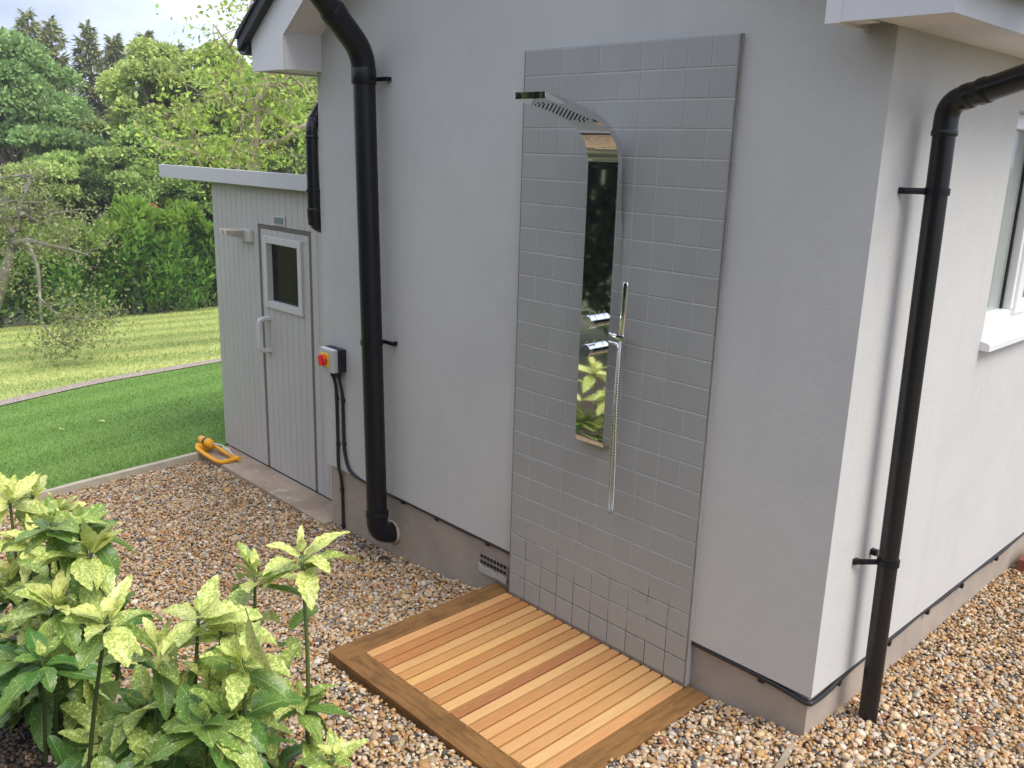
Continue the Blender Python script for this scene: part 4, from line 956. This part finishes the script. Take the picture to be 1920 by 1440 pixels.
def conifer(label, top, base, rmax, n, cols, z0=.25, group=None, ll=.55, gappy=.35, shape=.75):
    top = np.array(top, float); base = np.array(base, float); H = top[2]-base[2]
    t_ = thing('conifer_tree', label, 'conifer', base, group); mb = MB(); branch_mesh(mb, base, top, .22, .03, .004, 8)
    Ps, Ds, Ns, Ls = [], [], [], []; nb_ = 85
    for i in range(nb_):
        t = z0+(1-z0)*(i+random.random())/nb_; zz = base[2]+H*t; L_ = rmax*(1-t)**shape*random.uniform(1-gappy, 1.1)+.15
        a = i*2.4+random.gauss(0, .3); ax = np.array((math.cos(a), math.sin(a), 0)); st = base+(top-base)*t
        end = st+ax*L_+np.array((0, 0, .12*L_-.16*L_*L_/max(rmax, .1)))
        if L_ > .6: branch_mesh(mb, st, end, .035, .008, .02, 3)
        m_ = max(8, int(n/nb_*L_/rmax*1.9)); f = RNG.random(m_)**.7
        P = st+(end-st)*f[:, None]+RNG.normal(size=(m_, 3))*np.array((.16, .16, .10))*L_*.55; P[:, 2] -= .10*L_*RNG.random(m_)
        d = np.tile(ax, (m_, 1))*.8+rnd_unit(m_)*.7; d[:, 2] -= .25; Ps.append(P); Ds.append(d); Ns.append(rnd_unit(m_)*.6+np.array((0, 0, 1))); Ls.append(ll*(.5+.8*RNG.random(m_)))
    P = np.concatenate(Ps); L_ = np.concatenate(Ls); V, F = cards(P, np.concatenate(Ds), np.concatenate(Ns), L_, L_*.32)
    mb.build('trunk', M_BARK, t_); fast_mesh('crown', V, F, M_FOL, t_, col=np.repeat(palette(len(P), cols), 4, 0)); return t_

def px(D, p): return p*D/FPX*1.03       # size in metres of p pixels of the photograph at distance D
random.seed(5)
CG = [(.20, .25, .12), (.24, .29, .135), (.28, .32, .14)]
D = 46
for u, v, rm, lab in ((50, 20, 80, 'broad dark conifer with a rounded tip, tallest at the far left'), (92, 34, 75, 'narrow dark conifer just right of the tallest far left one'), (162, 42, 78, 'lone pointed conifer with a bare trunk against the sky'), (213, 66, 52, 'slim short conifer next to the lone pointed one'), (332, 86, 40, 'small conifer tip showing between the middle trees'), (-25, 45, 70, 'dark conifer cut by the left edge of the view'), (272, 62, 14, 'thin spindly conifer leader above the middle trees')):
    tpt = W(u, v, D+random.uniform(-2, 2)); bs = np.array((tpt[0], tpt[1], -3.2)); conifer(lab, tpt, bs, px(D, rm*1.15), 13000, CG, .30, 'far conifers above the garden trees', ll=.34, gappy=.45, shape=.88)

# distant wood that closes the view behind the garden trees
Ps = []
for k in range(240):
    u = random.uniform(-420, 900); Dk = random.uniform(54, 66); g = W(u, 300-random.random()*95*(1 if u < 130 or u > 250 else .35), Dk); g[2] = -3+(g[2]+3)*random.random()**.5
    m_ = 260; d = rnd_unit(m_); Ps.append(g+d*np.array((2.3, 2.3, 1.6))*RNG.random((m_, 1))**.33)
P = np.concatenate(Ps); L_ = .42*(.6+.8*RNG.random(len(P))); V, F = cards(P, rnd_unit(len(P)), rnd_unit(len(P))*.7+np.array((0, 0, .6)), L_, L_*.6)
tag(fast_mesh('distant_wood', V, F, M_FOL, col=np.repeat(palette(len(P), [(.15, .21, .08), (.18, .24, .09), (.21, .27, .10)]), 4, 0)), 'distant green wood closing the view behind the garden trees', 'wood', kind='stuff')

BG = [(.18, .31, .12), (.215, .345, .135), (.25, .38, .15)]            # blue green
LG = [(.29, .40, .14), (.34, .44, .155), (.38, .46, .17)]            # light green
MG = [(.18, .30, .09), (.22, .35, .105), (.265, .38, .115)]
YG = [(.33, .43, .09), (.40, .46, .10), (.26, .38, .08)]
T = broadleaf
T('broadleaf_tree', 'big blue green broadleaf tree at the far left behind the hedge', 'tree', W(38, 190, 35), (px(35, 118), px(35, 118), px(35, 118)), BG, 30000, .17, clumps=34, tr=.35, spread=.30)
T('broadleaf_tree', 'blue green side tree hanging right of the big far left one', 'tree', W(105, 275, 33), (px(33, 72), px(33, 72), px(33, 62)), BG, 14000, .16, clumps=18, tr=.2)
T('broadleaf_tree', 'tall light green tree in the middle of the tree belt', 'tree', W(290, 190, 31), (px(31, 84), px(31, 84), px(31, 108)), LG, 27000, .14, clumps=34, tr=.25, spread=.30)
T('broadleaf_tree', 'pale green feathery tree behind the right end of the shed roof', 'tree', W(395, 185, 30), (px(30, 86), px(30, 86), px(30, 96)), LG+YG[:1], 24000, .14, clumps=32, tr=.22, spread=.30)
T('broadleaf_tree', 'mid green tree low behind the shed roof edge', 'tree', W(300, 300, 29.5), (px(29, 92), px(29, 92), px(29, 75)), MG+LG[:1], 22000, .13, clumps=30, tr=.2)
T('broadleaf_tree', 'mid green tree against the house corner behind the bare limbed tree', 'tree', W(540, 230, 28), (px(28, 100), px(28, 100), px(28, 120)), MG+LG[:2], 24000, .13, clumps=32, tr=.22)
T('broadleaf_tree', 'light olive tree below the lone pointed conifer', 'tree', W(185, 280, 37), (px(37, 60), px(37, 60), px(37, 50)), LG[:2]+MG[:1], 12000, .16, clumps=18, tr=.2)
T('garden_shrub', 'rounded dark evergreen shrub rising above the hedge', 'shrub', W(163, 375, 27.5), (px(27, 62), px(27, 62), px(27, 58)), [(.055, .095, .03), (.07, .12, .036), (.09, .13, .045)], 18000, .10, clumps=36, tr=.1, spread=.28)
T('garden_shrub', 'loose light green shrub left of the dark evergreen', 'shrub', W(60, 350, 27), (px(27, 78), px(27, 78), px(27, 48)), LG+MG[1:], 14000, .11, clumps=22, tr=.08)
T('garden_shrub', 'bushy green shrub right of the dark evergreen', 'shrub', W(255, 370, 27.5), (px(27, 58), px(27, 58), px(27, 52)), MG+LG[:1], 14000, .105, clumps=22, tr=.08)
T('garden_shrub', 'deep green ivy clad shrub beside the shed', 'shrub', W(365, 375, 26.8), (px(26, 60), px(26, 60), px(26, 60)), MG+[(.085, .17, .04)], 16000, .10, clumps=30, tr=.08)
T('garden_shrub', 'fresh green shrub behind the shed wall top', 'shrub', W(400, 300, 26.5), (px(26, 70), px(26, 70), px(26, 45)), YG+MG, 13000, .11, clumps=22, tr=.08)
T('garden_shrub', 'wide leafy green shrub under the blue green trees', 'shrub', W(120, 325, 31), (px(31, 95), px(31, 70), px(31, 36)), MG, 13000, .13, clumps=22, tr=.08)
T('garden_shrub', 'light leafy shrub between the dark evergreen and the shed roof', 'shrub', W(225, 318, 30), (px(30, 70), px(30, 60), px(30, 44)), LG+MG, 13000, .12, clumps=22, tr=.08)
T('garden_shrub', 'small russet dead conifer standing over the hedge', 'shrub', W(300, 412, 26.6), (px(26, 24), px(26, 24), px(26, 36)), [(.36, .21, .11), (.44, .28, .16), (.28, .17, .09)], 5000, .09, clumps=12, tr=.09)

# leylandii hedge
def hedge(name, label, A, B, h0, h1, depth, n, cols, ll, new=1):  # new: how much sunlit colour is painted on the top
    A = np.array(A); B = np.array(B); L_ = np.linalg.norm((B-A)[:2]); e = (B-A)/np.linalg.norm(B-A); o = np.array((-e[1], e[0], 0)); o /= np.linalg.norm(o)
    t = RNG.random(n); s = RNG.random(n)**.6; H = h0+(h1-h0)*t+.28*np.sin(t*L_*1.7)+.22*np.sin(t*L_*4.1+1)+.12*np.sin(t*L_*9)
    topm = RNG.random(n) < .34; s = np.where(topm, 1-.10*RNG.random(n)**2, s)
    bulge = .32*np.sin(t*L_*2.3+s*3)+.22*np.sin(t*L_*5.1-s*7)+.15*RNG.normal(size=n)
    off = np.where(topm, RNG.random(n)*depth-depth*.5, -depth*.5-bulge+.45*(s-.5)**2*2+(RNG.random(n)**2)*depth*.8)
    P = A+(B-A)*t[:, None]+o*off[:, None]; P[:, 2] = (A[2]+(B[2]-A[2])*t)+s*H
    d = -o*.55+rnd_unit(n)*.6+np.array((0, 0, .55)); nn = rnd_unit(n)*.7-o*.6+np.array((0, 0, .35))
    Ls = ll*(.5+.9*RNG.random(n)); V, F = cards(P, d, nn, Ls, Ls*.36)
    # sunlight on the hedge top is painted in as yellower growth
    w_ = new*np.clip((s-.72)*4, 0, 1)*(RNG.random(n)*.7+.3); c = palette(n, cols); c[:, :3] = c[:, :3]*(1-w_[:, None])+np.array((.36, .52, .085))*w_[:, None]*(.8+.4*RNG.random((n, 1)))
    rs = RNG.random(n) < .012; c[rs, :3] = (.26, .13, .06)
    t_ = thing(name, label, 'hedge', ((A+B)/2)); mb = MB()
    for k in range(14):
        q = A+(B-A)*((k+.5)/14); branch_mesh(mb, q-(0, 0, .3), q+(0, 0, (h0+h1)*.4), .06, .02, .03, 4)
    mb.build('trunk', M_BARK, t_); fast_mesh('foliage', V, F, M_FOL, t_, col=np.repeat(c, 4, 0)); return t_
hA = np.array((-21.6, -1.5, -2.58)); hB = np.array((-21.0, 13.0, -2.52))
hedge('conifer_hedge', 'thick green conifer hedge with bright tips along the far lawn', hA, hB, 2.15, 2.75, 1.6, 90000, [(.08, .185, .04), (.105, .23, .048), (.13, .27, .055), (.16, .31, .065)], .20)

# old lichen covered fruit tree in front of the hedge
def limb_tree(label, D, paths, bark, leaf_cols, nleaf, ll, twigs, twl, base_px, name='fruit_tree', leafspread=.25, dens=None):
    mb = MB(); tips = []; tpts = []
    for pts, r0, r1 in paths:
        wp = [W(u, v, D+dd) for u, v, dd in pts]; sp_ = smooth_path(wp, 5); mb.tube(sp_, list(np.linspace(r0, r1, len(sp_))), 8)
        for k in range(int(twigs*len(pts))):
            i = random.randrange(len(sp_)//4, len(sp_)); q = rnd_unit(1)[0]; q[2] = q[2]*.6-.15; e = sp_[i]+q*twl*random.uniform(.4, 1.2)
            pp = branch_mesh(mb, sp_[i], e, r1*.6, .004, .08, 4); tpts += pp[1:]
            for _ in range(2):
                q2 = q*.5+rnd_unit(1)[0]*.7; pp = branch_mesh(mb, pp[2], pp[2]+q2*twl*.5, r1*.35, .003, .08, 3); tpts += pp[1:]
    b_ = W(*base_px, D); b_[2] = lz(b_[0])
    t_ = thing(name, label, 'tree', b_); mb.build('trunk', bark, t_)
    tp = np.array(tpts); P = tp[RNG.integers(0, len(tp), nleaf)]+RNG.normal(size=(nleaf, 3))*leafspread
    L_ = ll*(.6+.8*RNG.random(nleaf)); d = rnd_unit(nleaf); d[:, 2] -= .3; V, F = cards(P, d, rnd_unit(nleaf)*.7+np.array((0, 0, .7)), L_, L_*.5)
    fast_mesh('crown', V, F, M_FOL, t_, col=np.repeat(palette(nleaf, leaf_cols), 4, 0)); return t_
GL = [(.20, .23, .11), (.25, .28, .13), (.16, .21, .08), (.20, .26, .09)]
limb_tree('old lichen grey fruit tree with sparse drooping twigs at left', 15.0,
    [([(-30, 640, 0), (-5, 560, 0), (16, 490, 0), (30, 430, .2), (42, 370, .3), (60, 330, .5)], .10, .03), ([(22, 458, 0), (55, 452, -.3), (90, 460, -.5), (130, 468, -.6), (170, 480, -.6)], .05, .012), ([(40, 400, 0), (80, 420, .3), (82, 400, .2), (110, 400, .3), (150, 392, .3)], .035, .010),
     ([(50, 452, -.3), (70, 500, -.8), (75, 560, -1), (80, 605, -1.1), (110, 640, -1.2), (150, 655, -1.2)], .03, .006), ([(75, 560, -1), (110, 590, -1), (150, 595, -1), (175, 590, -.9)], .02, .006), ([(60, 330, .5), (20, 330, .5), (-20, 340, .5)], .03, .01), ([(25, 440, 0), (0, 400, .2), (-30, 380, .3)], .04, .012)],
    M_LICHEN, GL, 6000, .06, 2.4, .6, (-5, 600), leafspread=.15)
# tree with pale limbs and large yellow green leaves near the shed
limb_tree('bare limbed tree with pale trunk and big yellow green leaves by the shed', 14.0,
    [([(470, 420, 0), (478, 330, 0), (480, 240, 0), (484, 190, 0), (500, 150, .1), (520, 110, .3), (545, 60, .5)], .085, .03), ([(484, 195, 0), (505, 170, -.2), (515, 140, -.3), (520, 100, -.4)], .05, .015), ([(482, 215, 0), (470, 190, .3), (455, 150, .5), (445, 110, .6), (425, 80, .6), (400, 45, .6)], .04, .01),
     ([(490, 270, 0), (530, 265, -.3), (560, 240, -.4), (600, 225, -.4)], .05, .02), ([(600, 200, .3), (570, 165, .2), (545, 140, .1), (530, 120, 0)], .03, .012), ([(520, 200, .2), (535, 170, .3), (560, 150, .4), (595, 130, .5)], .035, .012), ([(480, 230, 0), (440, 200, -.2), (420, 175, -.3), (400, 150, -.3)], .03, .008),
     ([(470, 330, 0), (440, 312, -.4), (435, 285, -.5), (450, 255, -.5)], .02, .008), ([(385, 335, -.3), (370, 290, -.3), (366, 250, -.2), (330, 215, -.2)], .022, .007), ([(366, 250, -.2), (352, 225, 0), (355, 190, .2), (345, 150, .2)], .016, .006), ([(430, 90, .5), (450, 50, .3), (470, 10, .2), (480, -40, .2)], .02, .008), ([(370, 290, -.3), (320, 270, -.5), (285, 255, -.5)], .014, .005)],
    M_PALEBARK, [(.31, .44, .085), (.36, .48, .10), (.26, .42, .11), (.22, .36, .08), (.34, .44, .10)], 3600, .085, 3, .55, (470, 430), 'walnut_tree', .22)

# a neighbour's roof glimpsed between the trees
nh = W(97, 318, 36); hn = thing('neighbour_house', 'small brown roofed house glimpsed between trees at far left', 'house', (nh[0]-3, nh[1], -3))
b = MB(); b.box(nh[0]-6, nh[0]-.3, nh[1]-2.2, nh[1]+2.2, -3, nh[2]-.2); b.build('wall', M_RENDER, hn)
b = MB(); b.prism([(nh[0]-6.5, nh[2]-.3), (nh[0]-3.1, nh[2]+1.6), (nh[0]+.3, nh[2]-.3), (nh[0]+.2, nh[2]-.45), (nh[0]-3.1, nh[2]+1.4), (nh[0]-6.4, nh[2]-.45)], 1, nh[1]-2.6, nh[1]+2.6)
b.build('roof', mat('brown_roof_tile', (.18, .11, .08), .8, bump=[(8, .6, .03)]), hn)

# planting that faces the gable from behind the viewpoint (seen in the chrome)
DG = [(.016, .036, .012), (.022, .048, .015), (.03, .06, .018)]
hedge('evergreen_hedge', 'tall dark evergreen hedge facing the gable across the flower bed', (8.5, -6.4, -.1), (-9.0, -6.4, -.2), 3.0, 3.1, 1.8, 95000, DG, .22, new=.45)  # upper foliage coloured lighter, as if sunlit
for k, (x, y, r_, cs, lab) in enumerate(((1.9, -5.0, .55, YG, 'round yellow green shrub in the flower bed facing the shower'), (-.2, -4.6, .5, [(.16, .20, .17), (.12, .17, .14)], 'grey green lavender bush in the flower bed opposite the deck'), (-2.2, -4.9, .75, MG, 'mid green shrub in the flower bed opposite the shed'), (3.6, -5.3, .9, MG, 'mid green shrub in the flower bed nearest the side wall'))):
    broadleaf('garden_shrub', lab, 'shrub', (x, y, r_*.8), (r_, r_, r_*.85), cs, 2600, .11, base=(x, y, -.08), clumps=14, tr=.03)
for x, y, r_, z_, lab in ((6.6, -8.6, 2.3, 3.2, 'tall dark evergreen tree behind the facing hedge, nearest the side wall'), (2.2, -9.0, 2.4, 3.3, 'tall dark evergreen tree behind the facing hedge, opposite the shower'), (-2.6, -9.2, 2.0, 2.9, 'shorter dark evergreen tree behind the facing hedge, opposite the shed')):
    broadleaf('evergreen_tree', lab, 'tree', (x, y, z_), (r_, r_, r_), DG, 9000, .26, base=(x, y, -.1), clumps=26, tr=.2)

# ------------------------------------------------------------------ moist air over the garden
hz = MB(); hz.box(-74, 14, -16, 44, -4.2, 16); m = bpy.data.materials.new('moist_air'); m.use_nodes = True; t = m.node_tree; t.nodes.clear()
pv = N(t, 'ShaderNodeVolumePrincipled'); pv.inputs['Color'].default_value = (.96, .97, 1.0, 1); pv.inputs['Density'].default_value = .0015; pv.inputs['Anisotropy'].default_value = .2
ot = N(t, 'ShaderNodeOutputMaterial'); t.links.new(pv.outputs[0], ot.inputs['Volume'])
tag(hz.build('haze', m), 'thin pale haze over the garden and the trees', 'haze', kind='stuff')
